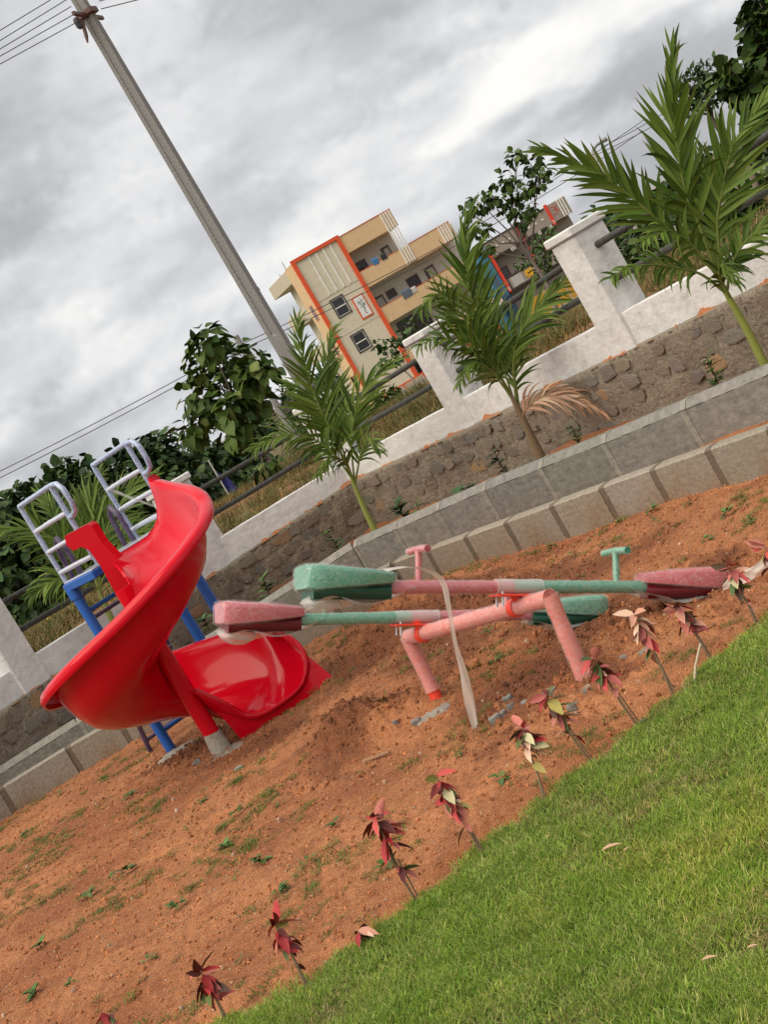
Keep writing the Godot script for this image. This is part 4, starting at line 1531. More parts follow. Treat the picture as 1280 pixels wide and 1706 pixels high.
func palm(label: String, z: float, stem: Array, stem_r: Array, stem_col: Color, fronds: Array, ll: float) -> void:
	var foot := at(stem[0][0], stem[0][1], z)
	# the stem stands in the bed behind the kerb, which hides its foot
	var dirv := (at(stem[1][0], stem[1][1], z) - foot).normalized()
	var low := foot - dirv * ((foot.y - .03) / dirv.y)
	var t := thing("palm", label, "palm", low, "young palms in the planting bed")
	var pts := [low]
	for q in stem: pts.append(at(q[0], q[1], z))
	var mb := MB.new()
	var sm := curve_pts(pts, 14)
	var rad := []
	for q in 15:
		var s := q / 14.0 * (stem_r.size() - 1)
		var k := mini(int(s), stem_r.size() - 2)
		rad.append(lerpf(stem_r[k], stem_r[k + 1], s - k))
	mb.tube(sm, rad, 10, stem_col)
	part("stem", mb, M.bark, t)
	var cols := [Color(.066, .114, .016), Color(.088, .140, .022), Color(.050, .090, .014), Color(.115, .168, .030)]
	for f in fronds:
		var c := cols
		var m: Material = M.leaf
		var rib := Color(.14, .17, .04)
		if f.get("dead", false):
			c = [Color(.34, .20, .12), Color(.42, .27, .17), Color(.26, .15, .09), Color(.48, .33, .22)]
			m = M.leaf_dry
			rib = Color(.25, .15, .08)
		var o := part("frond", frond(px_line(f.p, z, f.get("dz", 0.0)), ll * 1.15 * f.get("l", 1.0), f.get("w", .017), int(f.get("n", 30) * 1.08), c, f.get("sag", .10), f.get("bare", .22), f.get("face", Vector3(0, .5, .85)), rib, f.get("a", 60.0) * (.78 if not f.get("dead", false) else 1.0), f.get("b", 20.0) * .8), m, t)
		if f.get("dead", false): o.set_meta("label", "dry brown drooping frond")

func build_palms() -> void:
	palm("tallest young palm with upright green fronds behind the high end of the grey kerb", 8.25, [[1277, 612], [1245, 548], [1212, 490], [1190, 445]], [.032, .030, .025, .020, .011], Color(.22, .25, .05), [
		{p = [[1195, 455], [1160, 360], [1146, 333], [1125, 214], [1121, 88]], l = 1.15, n = 34, a = 48.0, b = 8.0, w = .022, sag = .04, bare = .25, dz = -.1},
		{p = [[1190, 450], [1110, 378], [1041, 319], [977, 278], [905, 250]], l = 1.0, n = 30, a = 50.0, b = 12.0, w = .021, sag = .08, dz = -.1, bare = .3, face = Vector3(-.3, .5, .8)},
		{p = [[1205, 470], [1196, 377], [1205, 315], [1225, 236], [1275, 168]], l = 1.15, n = 34, a = 62.0, b = 20.0, w = .020, sag = .06, dz = -.1},
		{p = [[1215, 492], [1165, 455], [1124, 446], [1068, 442], [1020, 462]], l = .62, n = 22, a = 62.0, b = 40.0, sag = .34, w = .015, bare = .3, dz = -.25},
		{p = [[1200, 465], [1150, 405], [1110, 385], [1075, 400]], l = .62, n = 20, a = 60.0, b = 30.0, sag = .26, w = .018, bare = .3, dz = -.3},
		{p = [[1205, 470], [1180, 400], [1150, 350], [1110, 330]], l = .7, n = 22, a = 60.0, b = 25.0, sag = .15, w = .018, bare = .3, dz = .1},
		{p = [[1212, 485], [1225, 430], [1262, 385], [1310, 372]], l = .75, n = 22, a = 65.0, b = 30.0, sag = .22, w = .018, bare = .2, dz = -.15},
		{p = [[1205, 470], [1190, 400], [1190, 330], [1205, 255]], l = .85, n = 24, a = 50.0, b = 20.0, sag = .08, w = .018, bare = .3, dz = .1},
		{p = [[1222, 505], [1200, 462], [1205, 440], [1230, 470]], l = .5, n = 14, a = 60.0, b = 30.0, sag = .4, w = .014, bare = .3, dz = -.2}], .335)
	palm("young palm with a brown lower stem and one dry brown frond between the pillars", 11.4, [[906, 772], [880, 716], [868, 690], [850, 655]], [.050, .046, .034, .028, .014], Color(.16, .11, .06), [
		{p = [[852, 660], [815, 585], [790, 510], [775, 430], [782, 358]], l = 1.05, n = 36, a = 64.0, b = 20.0, w = .023, sag = .07, bare = .18},
		{p = [[848, 650], [805, 580], [765, 520], [725, 490], [700, 520]], l = .75, n = 26, a = 60.0, b = 30.0, w = .018, sag = .26, bare = .25, dz = -.2},
		{p = [[850, 655], [815, 605], [770, 575], [730, 562], [700, 575]], l = .7, n = 24, a = 60.0, b = 35.0, w = .019, sag = .24, bare = .25, dz = -.35},
		{p = [[862, 680], [856, 610], [866, 560], [905, 505], [965, 452]], l = .9, n = 26, a = 50.0, b = 14.0, w = .020, sag = .14, bare = .28, dz = -.1},
		{p = [[858, 672], [835, 600], [815, 540], [808, 470]], l = .85, n = 26, a = 46.0, b = 15.0, w = .022, sag = .10, bare = .25, dz = .25},
		{p = [[852, 662], [820, 620], [790, 605], [765, 640]], l = .6, n = 18, a = 60.0, b = 30.0, w = .017, sag = .35, bare = .25, dz = -.3},
		{p = [[866, 690], [860, 640], [850, 590], [848, 560]], l = .6, n = 16, a = 50.0, b = 20.0, w = .016, sag = .2, bare = .3, dz = .2},
		{p = [[872, 705], [876, 682], [905, 662], [955, 662], [1000, 685]], l = .68, n = 32, a = 38.0, b = 12.0, w = .016, sag = .30, bare = .12, dz = -.2, dead = true}], .44)
	palm("young palm with a slim yellow-green stem beneath the concrete pole", 13.0, [[627, 888], [606, 845], [592, 812], [585, 795]], [.034, .032, .028, .024, .012], Color(.22, .26, .06), [
		{p = [[588, 800], [560, 735], [525, 660], [505, 590], [497, 540]], l = 1.0, n = 34, a = 62.0, b = 18.0, w = .021, sag = .09, bare = .2},
		{p = [[588, 798], [562, 720], [545, 650], [545, 600], [556, 552]], l = .9, n = 32, a = 58.0, b = 18.0, w = .020, sag = .1, bare = .25, dz = .25},
		{p = [[592, 808], [586, 745], [592, 690], [615, 640], [655, 604]], l = .9, n = 28, a = 52.0, b = 14.0, w = .019, sag = .10, bare = .3, dz = -.15},
		{p = [[585, 795], [548, 748], [505, 726], [460, 728], [425, 748]], l = .8, n = 26, a = 60.0, b = 28.0, w = .018, sag = .22, bare = .22, dz = -.2},
		{p = [[586, 796], [550, 720], [515, 665], [478, 640]], l = .75, n = 24, a = 60.0, b = 28.0, w = .018, sag = .22, bare = .25, dz = .2},
		{p = [[592, 805], [602, 755], [615, 730], [632, 750]], l = .6, n = 16, a = 60.0, b = 30.0, w = .015, sag = .3, bare = .3, dz = -.25},
		{p = [[590, 803], [575, 770], [552, 760], [530, 790]], l = .6, n = 16, a = 60.0, b = 30.0, w = .015, sag = .32, bare = .3, dz = -.3}], .44)
	palm("young palm half hidden behind the red slide", 12.6, [[215, 1085], [185, 1030], [165, 985], [158, 960]], [.036, .034, .03, .025, .012], Color(.2, .23, .06), [
		{p = [[165, 975], [130, 930], [85, 895], [40, 880], [-10, 890]], l = .9, n = 30, a = 58.0, b = 20.0, w = .020, sag = .12, bare = .2},
		{p = [[165, 975], [170, 910], [190, 855], [225, 810], [250, 795]], l = .95, n = 30, a = 52.0, b = 14.0, w = .021, sag = .10, bare = .2},
		{p = [[162, 970], [155, 905], [150, 850], [160, 800]], l = .95, n = 30, a = 48.0, b = 12.0, w = .021, sag = .08, bare = .2, dz = .2},
		{p = [[165, 980], [190, 930], [225, 890], [262, 872]], l = .8, n = 26, a = 56.0, b = 20.0, w = .019, sag = .16, bare = .2, dz = -.2},
		{p = [[168, 985], [135, 965], [95, 965], [55, 990]], l = .75, n = 26, a = 60.0, b = 28.0, w = .019, sag = .22, bare = .2, dz = -.25},
		{p = [[160, 968], [120, 900], [90, 850], [70, 830]], l = .9, n = 28, a = 52.0, b = 16.0, w = .020, sag = .12, bare = .22, dz = .3},
		{p = [[170, 985], [200, 960], [235, 945], [265, 950]], l = .7, n = 22, a = 60.0, b = 28.0, w = .018, sag = .25, bare = .2, dz = -.1}], .46)

# small shrubs and seedlings that show above the grey kerb
func build_bed_plants() -> void:
	var specs := [
		[1182, 640, 1178, 594, 9.3, .055, 40, [Color(.035, .07, .02), Color(.05, .095, .028), Color(.13, .20, .05)], "dark leafy seedling with a pale green tip before the stone wall"],
		[958, 742, 952, 708, 10.9, .05, 22, [Color(.04, .085, .03), Color(.06, .11, .04)], "small green seedling beside the dry brown frond"],
		[842, 792, 822, 752, 11.2, .055, 30, [Color(.035, .05, .02), Color(.06, .035, .025), Color(.05, .08, .03)], "dull purplish seedling left of the brown palm stem"],
		[768, 828, 765, 800, 11.5, .12, 14, [Color(.035, .075, .025), Color(.05, .10, .03)], "broad-leaved green rosette plant before the stone wall"],
		[672, 866, 660, 838, 11.9, .07, 30, [Color(.035, .07, .02), Color(.045, .09, .025)], "dark green shrub right of the slim palm stem"],
		[698, 852, 692, 838, 11.7, .06, 14, [Color(.09, .15, .04), Color(.12, .18, .05)], "bright green seedling next to the dark shrub in the bed"],
		[556, 910, 545, 882, 12.2, .06, 26, [Color(.03, .06, .02), Color(.05, .09, .025), Color(.12, .2, .05)], "low dark seedling left of the slim palm stem"],
		[352, 1058, 338, 1030, 12.0, .08, 26, [Color(.03, .06, .02), Color(.045, .085, .025)], "dark leafy weed in the bed above the see-saw seat"],
		[440, 985, 436, 965, 12.4, .07, 24, [Color(.07, .12, .04), Color(.09, .15, .05)], "pale green low shrub in the bed behind the pink see-saw seat"],
		[12, 1278, 5, 1262, 11.6, .12, 30, [Color(.035, .08, .02), Color(.05, .10, .03)], "leafy green shrub behind the kerb left of the slide"]]
	for s in specs:
		var b := at(s[0], s[1], s[4])
		var top := at(s[2], s[3], s[4])
		b = Vector3(b.x, .03, b.z)
		var t := thing("seedling", s[8], "plant", b)
		var mb := MB.new()
		mb.tube([b, b.lerp(top, .5) + Vector3(.01, 0, .01), top], [.008, .006, .003], 6, Color(.12, .10, .05))
		part("stem", mb, M.bark, t)
		for q in int(s[6] * 1.6):
			var k := rf(.35, 1.0)
			var p := b.lerp(top, k)
			var a := rf(0, TAU)
			var d := Vector3(cos(a), rf(.1, .8), sin(a)).normalized()
			var l: float = s[5] * rf(.9, 1.9)
			mb = MB.new()
			mb.leaf(p, d, (Vector3.UP + rdir() * .3).normalized(), l, l * rf(.16, .26), tint(s[7][rng.randi() % s[7].size()], .2), rf(.1, .5), .3)
			part("leaf", mb, M.leaf, t)

# ---------- spiral slide ----------
func lerp_table(tab: Array, x: float) -> float:
	for q in tab.size() - 1:
		if x <= tab[q + 1][0]:
			var k := clampf((x - tab[q][0]) / (tab[q + 1][0] - tab[q][0]), 0, 1)
			return lerpf(tab[q][1], tab[q + 1][1], k)
	return tab[tab.size() - 1][1]
func shell(mb: MB, rows: Array, thick: float) -> void:
	# a moulded sheet: upper face, lower face and closed edges
	var tmp := MB.new()
	tmp.grid(rows, [])
	var w: int = rows[0].size()
	var low := []
	for r in rows.size():
		var row := PackedVector3Array()
		for x in w: row.append(rows[r][x] - tmp.n[r * w + x] * thick)
		low.append(row)
	mb.grid(rows, [])
	var rev := []
	for r in low:
		var c: PackedVector3Array = r.duplicate()
		c.reverse()
		rev.append(c)
	mb.grid(rev, [])
	for r in rows.size() - 1:
		mb.quad(low[r][0], rows[r][0], rows[r + 1][0], low[r + 1][0])
		mb.quad(rows[r][w - 1], low[r][w - 1], low[r + 1][w - 1], rows[r + 1][w - 1])
	for x in w - 1:
		mb.quad(low[0][x], low[0][x + 1], rows[0][x + 1], rows[0][x])
		var e := rows.size() - 1
		mb.quad(rows[e][x], rows[e][x + 1], low[e][x + 1], low[e][x])
func build_slide() -> void:
	var foot := gr(372, 1252)
	var C := Vector3(-1.62, 0, -8.7)
	var t := thing("spiral_slide", "glossy red spiral slide with a blue steel platform, film-wrapped rails and purple ladder", "slide", Vector3(C.x, 0, C.z))
	# chute: rows across the trough, stepping down the helix
	var floor_tab := [[-75.0, 1.36], [-50, 1.31], [-20, 1.16], [0.0, 1.07], [45.0, .91], [90.0, .745], [180.0, .43], [270.0, .20], [330.0, .105], [345.0, .09]]
	var out_tab := [[-75.0, 1.68], [-45.0, 1.63], [-20, 1.50], [0.0, 1.38], [90.0, 1.085], [180.0, .82], [270.0, .585], [315.0, .49], [330.0, .455], [345, .44]]
	var in_tab := [[-75.0, 1.37], [-30.0, 1.30], [0.0, 1.20], [90.0, .95], [180.0, .70], [270.0, .47], [330.0, .37], [345.0, .34]]
	var prof := [[0.0, 1.0, 0], [.015, .62, 0], [.05, .28, 0], [.12, .08, 0], [.22, .0, 0], [.36, -.01, 0], [.50, .015, 1], [.62, .09, 1], [.72, .22, 1], [.785, .44, 1], [.825, .66, 1], [.848, .85, 1], [.86, .95, 1], [.876, 1.005, 1], [.90, 1.03, 1], [.945, 1.03, 1], [.98, 1.0, 1], [1.0, .94, 1], [1.0, .86, 1], [.992, .83, 1]]
	var B := Vector3(-1.66, 0, -9.13)
	var E2 := Vector3(-1.17, 0, -9.47)
	var rows := []
	var th := -75.0
	while th <= 320.01:
		var a := deg_to_rad(th)
		var dirv := Vector3(cos(a), 0, sin(a))
		var pin := C + dirv * .055
		var pout := C + dirv * lerp_table([[-75.0, .75], [20.0, .745], [110.0, .775], [200.0, .775], [320.0, .80]], th)
		var s := smoothstep(-75.0, -8.0, th)
		pin = B.lerp(pin, s)
		pout = E2.lerp(pout, s)
		var fy := lerp_table(floor_tab, th)
		var oy := lerp_table(out_tab, th)
		var iy := lerp_table(in_tab, th)
		var row := PackedVector3Array()
		for q in prof:
			var top := oy if q[2] == 1 else iy
			var p := pin.lerp(pout, q[0])
			row.append(Vector3(p.x, fy + (top - fy) * q[1], p.z))
		rows.append(row)
		th += 5.0
	# run-out: the trough opens into a broad tray whose rolled lip and skirt meet the ground
	var last: PackedVector3Array = rows[rows.size() - 1]
	var lip_line := []
	for q in [[-1.59, .385, 8.63], [-1.52, .285, 8.64], [-1.47, .19, 8.67], [-1.41, .085, 8.72], [-1.31, .045, 8.75], [-1.20, .04, 8.78], [-1.08, .05, 8.81], [-.99, .075, 8.85], [-.91, .15, 8.9], [-.875, .24, 8.94], [-.885, .33, 8.98], [-.93, .40, 9.02], [-1.0, .45, 9.06]]:
		lip_line.append(Vector3(q[0] * q[2] / 8.8, EYE - (EYE - q[1]) * q[2] / 8.8, -q[2]))
	var lip_pts := curve_pts(lip_line, prof.size() - 1)
	for k in [.25, .5, .75, .92]:
		var row := PackedVector3Array()
		for q in prof.size():
			var p: Vector3 = last[q].lerp(lip_pts[q], k)
			p.y -= sin(k * PI) * .03 * sin(PI * q / (prof.size() - 1.0))
			row.append(p)
		rows.append(row)
	var gl := gr(405, 1236, -.03)
	var gright := gr(562, 1134, -.03)
	for st in [[0.0, 0.0, .0], [.10, -.05, .012], [.22, .02, .010], [.5, .32, 0.0], [.8, .72, 0.0], [1.0, 1.0, 0.0]]:
		var row := PackedVector3Array()
		for q in prof.size():
			var p: Vector3 = lip_pts[q]
			var gp := gl.lerp(gright, q / (prof.size() - 1.0))
			var e := p.lerp(gp, st[0])
			row.append(Vector3(e.x, lerpf(p.y, gp.y, maxf(st[1], 0.0)) + st[2], e.z))
		rows.append(row)
	var mb := MB.new()
	var flip := []
	for r in rows:
		var c: PackedVector3Array = r.duplicate()
		c.reverse()
		flip.append(c)
	shell(mb, flip, .012)
	part("chute", mb, M.slide_red, t)
	# raised inner cheek at the entrance, with its grip hook
	var poly := []
	for q in [[107, 893], [145, 873], [152, 876], [170, 905], [196, 932], [222, 940], [245, 958], [232, 985], [205, 1008], [190, 985], [165, 940], [148, 917], [135, 911], [122, 918], [110, 909]]:
		poly.append(at(q[0], q[1], 9.0))
	poly.reverse()
	mb = MB.new()
	mb.slab(poly, Vector3(.03, 0, -.07))
	part("entrance_cheek", mb, M.slide_red, t)
	# centre post with a cement collar
	mb = MB.new()
	mb.tube([Vector3(C.x, -.1, C.z), Vector3(C.x, .5, C.z), Vector3(C.x, 1.18, C.z)], [.052, .056, .056], 20)
	part("post", mb, M.slide_red, t)
	mb = MB.new()
	mb.tube([Vector3(C.x, -.1, C.z), Vector3(C.x, .05, C.z), Vector3(C.x, .10, C.z), Vector3(C.x + .004, .13, C.z)], [.068, .064, .059, .057], 18, Color(1.0, .98, .93))
	part("cement_collar", mb, M.concrete, t)
	# steel platform
	var A2 := Vector3(-2.08, 1.335, -9.56)
	var B2 := Vector3(-1.69, 1.335, -9.02)
	var ux := (B2 - A2).normalized()
	var uy := Vector3(-ux.z, 0, ux.x)
	if uy.z > 0: uy = -uy
	var W := (B2 - A2).length()
	var D := .62
	var bs := Basis(ux, Vector3.UP, ux.cross(Vector3.UP))
	var mid2 := A2 + ux * W * .34 + uy * D * .5
	var lng := W * .68 + .06
	mb = MB.new()
	mb.box(Transform3D(bs, mid2 - Vector3.UP * .01), Vector3(lng, .055, D + .06), .006)
	part("platform", mb, M.steel_blue, t)
	mb = MB.new()
	mb.box(Transform3D(bs, mid2 + Vector3.UP * .024), Vector3(lng - .02, .012, D + .03), .004)
	part("film_cover", mb, M.wrap_white, t)
	var corners := [A2, A2 + uy * D, A2 + ux * W * .66 + uy * D]
	for q in corners:
		mb = MB.new()
		var g := Vector3(q.x, -.1, q.z)
		mb.tube([g + ux * .02, q + Vector3.DOWN * .03 + ux * .02], [.036, .036], 14)
		var o := part("leg", mb, M.steel_blue, t)
		mb = MB.new()
		mb.tube([q + Vector3.DOWN * .10 + ux * .02, q + Vector3.DOWN * .035 + ux * .02], [.046, .046], 14)
		part("sleeve", mb, M.steel_blue, o)
	for q in [[A2, A2 + uy * D, .16], [A2, A2 + uy * D, 1.12], [A2 + uy * D, A2 + ux * W * .66 + uy * D, 1.12]]:
		mb = MB.new()
		var pa: Vector3 = q[0]
		var pb: Vector3 = q[1]
		mb.tube([Vector3(pa.x, q[2], pa.z) + ux * .02, Vector3(pb.x, q[2], pb.z) + ux * .02], [.016, .016], 10)
		part("brace", mb, M.steel_blue, t)
	# wrapped railings on both sides of the platform
	for k in 2:
		var o0: Vector3 = A2 + uy * D * k + Vector3.UP * .02
		var yt := .60
		var rl := W * .86
		var rail := part("railing", tube_mb([o0, o0 + Vector3.UP * yt], .0175), M.wrap_blue, t)
		part("upright", tube_mb([o0 + ux * rl + Vector3.UP * .02, o0 + ux * rl + Vector3.UP * yt], .0175), M.wrap_blue, rail)
		part("top_bar", tube_mb([o0 + Vector3.UP * yt, o0 + ux * rl + Vector3.UP * yt, o0 + ux * (rl + .09) + Vector3.UP * (yt - .012), o0 + ux * (rl + .135) + Vector3.UP * (yt - .06), o0 + ux * (rl + .14) + Vector3.UP * (yt - .16), o0 + ux * (rl + .12) + Vector3.UP * (yt - .215), o0 + ux * (rl + .06) + Vector3.UP * (yt - .235), o0 + ux * rl + Vector3.UP * (yt - .235)], .0175), M.wrap_blue, rail)
		for h in [.40, .24, .08]:
			part("bar", tube_mb([o0 + Vector3.UP * h, o0 + ux * rl * .5 + Vector3.UP * (h + .003), o0 + ux * rl + Vector3.UP * h], .0165), M.wrap_white, rail)
	# loose film tail on the far railing
	var f0 := A2 + uy * D + Vector3.UP * .42
	mb = MB.new()
	strip(mb, [f0, f0 + ux * .15 + Vector3(0, -.07, .01), f0 + ux * .35 + Vector3(0, -.19, .03), f0 + ux * .5 + Vector3(0, -.26, .05)], [.03, .02, .02, .012], Vector3(0, .7, .5))
	part("film_tail", mb, M.film, t)
	# purple ladder on the far left with hooped hand rails
	var outv := -ux
	for k in 2:
		var s0: Vector3 = A2 + uy * (.08 + (D - .16) * k)
		var gfoot := s0 + outv * .52
		gfoot.y = -.08
		var pts := [gfoot, s0 + outv * .06 + Vector3.UP * .0, s0 + outv * .01 + Vector3.UP * .26, s0 + ux * .05 + Vector3.UP * .31, s0 + ux * .10 + Vector3.UP * .24, s0 + ux * .10 + Vector3.UP * .02]
		part("ladder_rail", tube_mb(pts, .019), M.steel_purple, t)
	for r in 5:
		var s := (r + .6) / 5.4
		var pa := (A2 + uy * .08 + outv * .52 * (1 - s)); pa.y = 1.3 * s - .05
		var pb := (A2 + uy * (D - .08) + outv * .52 * (1 - s)); pb.y = 1.3 * s - .05
		part("rung", tube_mb([pa, pb], .015), M.steel_purple, t)
func tube_mb(pts: Array, r: float, sides := 12) -> MB:
	var mb := MB.new()
	# wrapped tubes are slightly uneven
	var fine := []
	for q in pts.size() - 1:
		var a: Vector3 = pts[q]
		var b: Vector3 = pts[q + 1]
		var n := maxi(1, int((b - a).length() / .03))
		for k in n: fine.append(a.lerp(b, float(k) / n))
	fine.append(pts[pts.size() - 1])
	var rad := []
	for q in fine.size(): rad.append(r * rf(.94, 1.08))
	mb.tube(fine, rad, sides)
	return mb
func strip(mb: MB, pts: Array, w: Array, side: Vector3) -> void:
	var cp := curve_pts(pts, 24)
	var rows := []
	for q in 25:
		var s := q / 24.0 * (w.size() - 1)
		var k := mini(int(s), w.size() - 2)
		var ww: float = lerpf(w[k], w[k + 1], s - k)
		var row := PackedVector3Array()
		for e in 6:
			var u := e / 5.0 * 2.0 - 1.0
			row.append(cp[q] + side.normalized() * u * ww + Vector3(sin(q * .5 + e * 1.3), cos(q * .38 + e * .9), sin(q * .61 - e * 1.4)) * ww * .14)
		rows.append(row)
	mb.grid(rows, [])

# ---------- four-seat see-saw wrapped in film ----------
func wrapped(called: String, pts: Array, rad: float, sides: int, m: Material, parent: Node) -> MeshInstance3D:
	var o := part(called, tube_mb(pts, rad, sides), m, parent)
	part("film_wrap", tube_mb(pts, rad + .0035, sides), M.film_wrap, parent)
	return o
func build_seesaw() -> void:
	var ff := gr(735, 1178)
	var fn := gr(978, 1138)
	var tf := at(680, 1062, 6.81)
	var tn := at(918, 996, 5.85)
	var t := thing("seesaw", "double see-saw with pink frame, green and red beams, all wrapped in clear film", "seesaw", Vector3((ff.x + fn.x) * .5, 0, (ff.z + fn.z) * .5))
	wrapped("crossbar", [tf, tf.lerp(tn, .33), tf.lerp(tn, .66), tn], .037, 18, M.wrap_salmon, t)
	wrapped("frame_leg", [tf + Vector3.UP * .012, ff.lerp(tf, .24)], .035, 16, M.wrap_salmon, t)
	wrapped("frame_leg", [tn + Vector3.UP * .012, fn.lerp(tn, .05)], .035, 16, M.wrap_salmon, t)
	part("bare_foot", tube_mb([ff.lerp(tf, .245), ff.lerp(tf, .07)], .031, 16), M.steel_red, t)
	part("film_end", tube_mb([ff.lerp(tf, .09), ff + Vector3.DOWN * .03], .040, 14), M.film, t)
	part("bare_patch", tube_mb([tf.lerp(tn, .11), tf.lerp(tn, .14)], .043, 16), M.steel_red, t)
	part("bare_patch", tube_mb([tf.lerp(tn, .765), tf.lerp(tn, .80)], .043, 16), M.steel_red, t)
	var spec := [
		[at(868, 978, 6.02), Vector3(.800, -.525, .30 * -1.0), "wrap_pink", "wrap_green", "wrap_green", "seat_green", "wrap_pink", "seat_red"],
		[at(697, 1028, 6.70), Vector3(.800, -.505, .27 * -1.0), "wrap_green", "wrap_pink", "wrap_pink", "seat_red", "wrap_green", "seat_green"]]
	for k in 2:
		var s: Array = spec[k]
		var c: Vector3 = s[0]
		var v: Vector3 = s[1]
		var d := v.normalized()
		var side := d.cross(Vector3.UP).normalized()      # towards the near-right
		var up := side.cross(d).normalized()
		var L := v.length()
		var bm := wrapped("beam", [c - d * (L - .30), c - d * .04], .028, 14, M[s[2]], t)
		wrapped("beam_half", [c - d * .038, c + d * (L - .30)], .028, 14, M[s[3]], bm)
		part("film_band", tube_mb([c - d * .12, c + d * .10], .034, 14), M.film, bm)
		# pivot plate and bolts under the beam
		var mb := MB.new()
		var bp := Basis(d, up, d.cross(up))
		var lower: Vector3 = tf.lerp(tn, .125 if k == 1 else .78)
		mb.box(Transform3D(bp, c - up * .036 - d * .03), Vector3(.20, .010, .09), .002)
		mb.box(Transform3D(Basis(), lower.lerp(c - d * .03, .5)), Vector3(.035, .09, .05), .004)
		part("pivot_plate", mb, M.steel_red, bm)
		for e in [-1.0, 1.0]:
			mb = MB.new()
			mb.tube([c - d * .10 * 1.0 - up * .02 + side * .03 * e, c - d * .10 - up * .085 + side * .03 * e], [.006, .006], 8, Color(.45, .45, .45))
			part("bolt", mb, M.metal, bm)
		for e in [-1.0, 1.0]:
			var hb: Vector3 = c + d * e * L * .47
			var hm: String = s[2] if e < 0 else s[3]
			var hd := wrapped("handle", [hb, hb + up * .155], .0145, 10, M[hm], bm)
			wrapped("grip", [hb + up * .155 - side * .105, hb + up * .16, hb + up * .155 + side * .105], .015, 10, M[hm], hd)
			# tray seat: deep box under a wrapped padded top
			var sc: Vector3 = c + d * e * (L - .21)
			var dd: Vector3 = d * e
			var sd := side
			var rows := []
			var stations := [[-.20, .042, .018, .0], [-.19, .05, .022, .0], [-.09, .092, .032, .0], [.0, .110, .041, .0], [.12, .118, .050, .0], [.175, .112, .054, .0], [.195, .095, .044, .0]]
			var st: MeshInstance3D
			for lay in 2:
				rows = []
				for q in stations:
					var row := PackedVector3Array()
					var hw: float = q[1] + lay * .005
					var hh: float = q[2] + lay * .005
					var m: Vector3 = sc + dd * (q[0] * (1.0 + lay * .03)) + up * .038
					for cc in [[-1, -.85], [-1, .45], [-.93, .8], [-.72, 1], [.0, 1.06], [.72, 1], [.93, .8], [1, .45], [1, -.85], [.85, -1], [-.85, -1]]:
						row.append(m + sd * hw * cc[0] + up * hh * cc[1] + rdir() * (.002 + lay * .002))
					rows.append(row)
				if e > 0:
					for r in rows: r.reverse()
				mb = MB.new()
				mb.grid(rows, [], true)
				for q in range(1, 10):
					mb.tri(rows[0][0], rows[0][q + 1], rows[0][q])
					mb.tri(rows[6][0], rows[6][q], rows[6][q + 1])
				if lay == 0: st = part("seat", mb, M[s[4] if e < 0 else s[6]], bm)
				else: part("film_wrap", mb, M.film_wrap, st)
			rows = []
			for q in [[-.185, .036, 0.0], [-.02, .088, .0], [.15, .096, .0], [.17, .085, .0]]:
				var row := PackedVector3Array()
				var m: Vector3 = sc + dd * q[0] - up * .018
				for cc in [[-1, -1], [-1, 1], [1, 1], [1, -1]]: row.append(m + sd * q[1] * cc[0] + up * .034 * cc[1])
				rows.append(row)
			if e > 0:
				for r in rows: r.reverse()
			mb = MB.new()
			mb.grid(rows, [], true)
			for r in [0, 3]:
				mb.quad(rows[r][0], rows[r][1], rows[r][2], rows[r][3])
			part("seat_tray", mb, M[s[5] if e < 0 else s[7]], st)
			# crumpled film stretched from the seat to the beam
			mb = MB.new()
			strip(mb, [sc + dd * .16 - up * .055, sc - up * .066, sc - dd * .18 - up * .04, sc - dd * .30 + up * .0], [.13, .135, .09, .035], sd)
			part("film_skirt", mb, M.film, st)
			if e < 0:
				# film bunched up under the raised end
				mb = MB.new()
				rows = []
				for r in 9:
					var row := PackedVector3Array()
					for x in 12:
						var pa := PI * r / 8.0
						var pb := TAU * x / 12.0
						var n3 := Vector3(sin(pa) * cos(pb), cos(pa), sin(pa) * sin(pb))
						var rr := 1.0 + .35 * soil_noise.get_noise_3d(n3.x * 2.5 + k * 7, n3.y * 2.5, n3.z * 2.5)
						row.append(sc + dd * .11 - up * .065 + (dd * n3.x * .085 + up * n3.y * .04 + sd * n3.z * .075) * rr)
					rows.append(row)
				mb.grid(rows, [], true)
				part("film_bunch", mb, M.film, st)
	# long strip of film that has come loose and hangs to the ground
	var a := at(642, 950, 5.66)
	var mb2 := MB.new()
	strip(mb2, [a, at(690, 945, 5.7), at(735, 965, 5.76), at(748, 1010, 5.8), at(758, 1070, 5.9), at(775, 1130, 6.0), at(793, 1215, 6.1)], [.022, .020, .013, .010, .009, .016, .025, .014], Vector3(.85, -.5, .25))
	single("film_strip", mb2, M.film_loose, "loose strip of clear wrapping film hanging from the see-saw to the soil", "plastic strip")
	mb2 = MB.new()
	strip(mb2, [at(1205, 978, 6.1), at(1235, 962, 6.0), at(1262, 950, 5.9), at(1300, 925, 5.85)], [.02, .03, .035, .035], Vector3(.2, .8, .3))
	single("film_strip", mb2, M.film_loose, "crumpled clear film trailing from the red see-saw seat on the ground", "plastic strip")

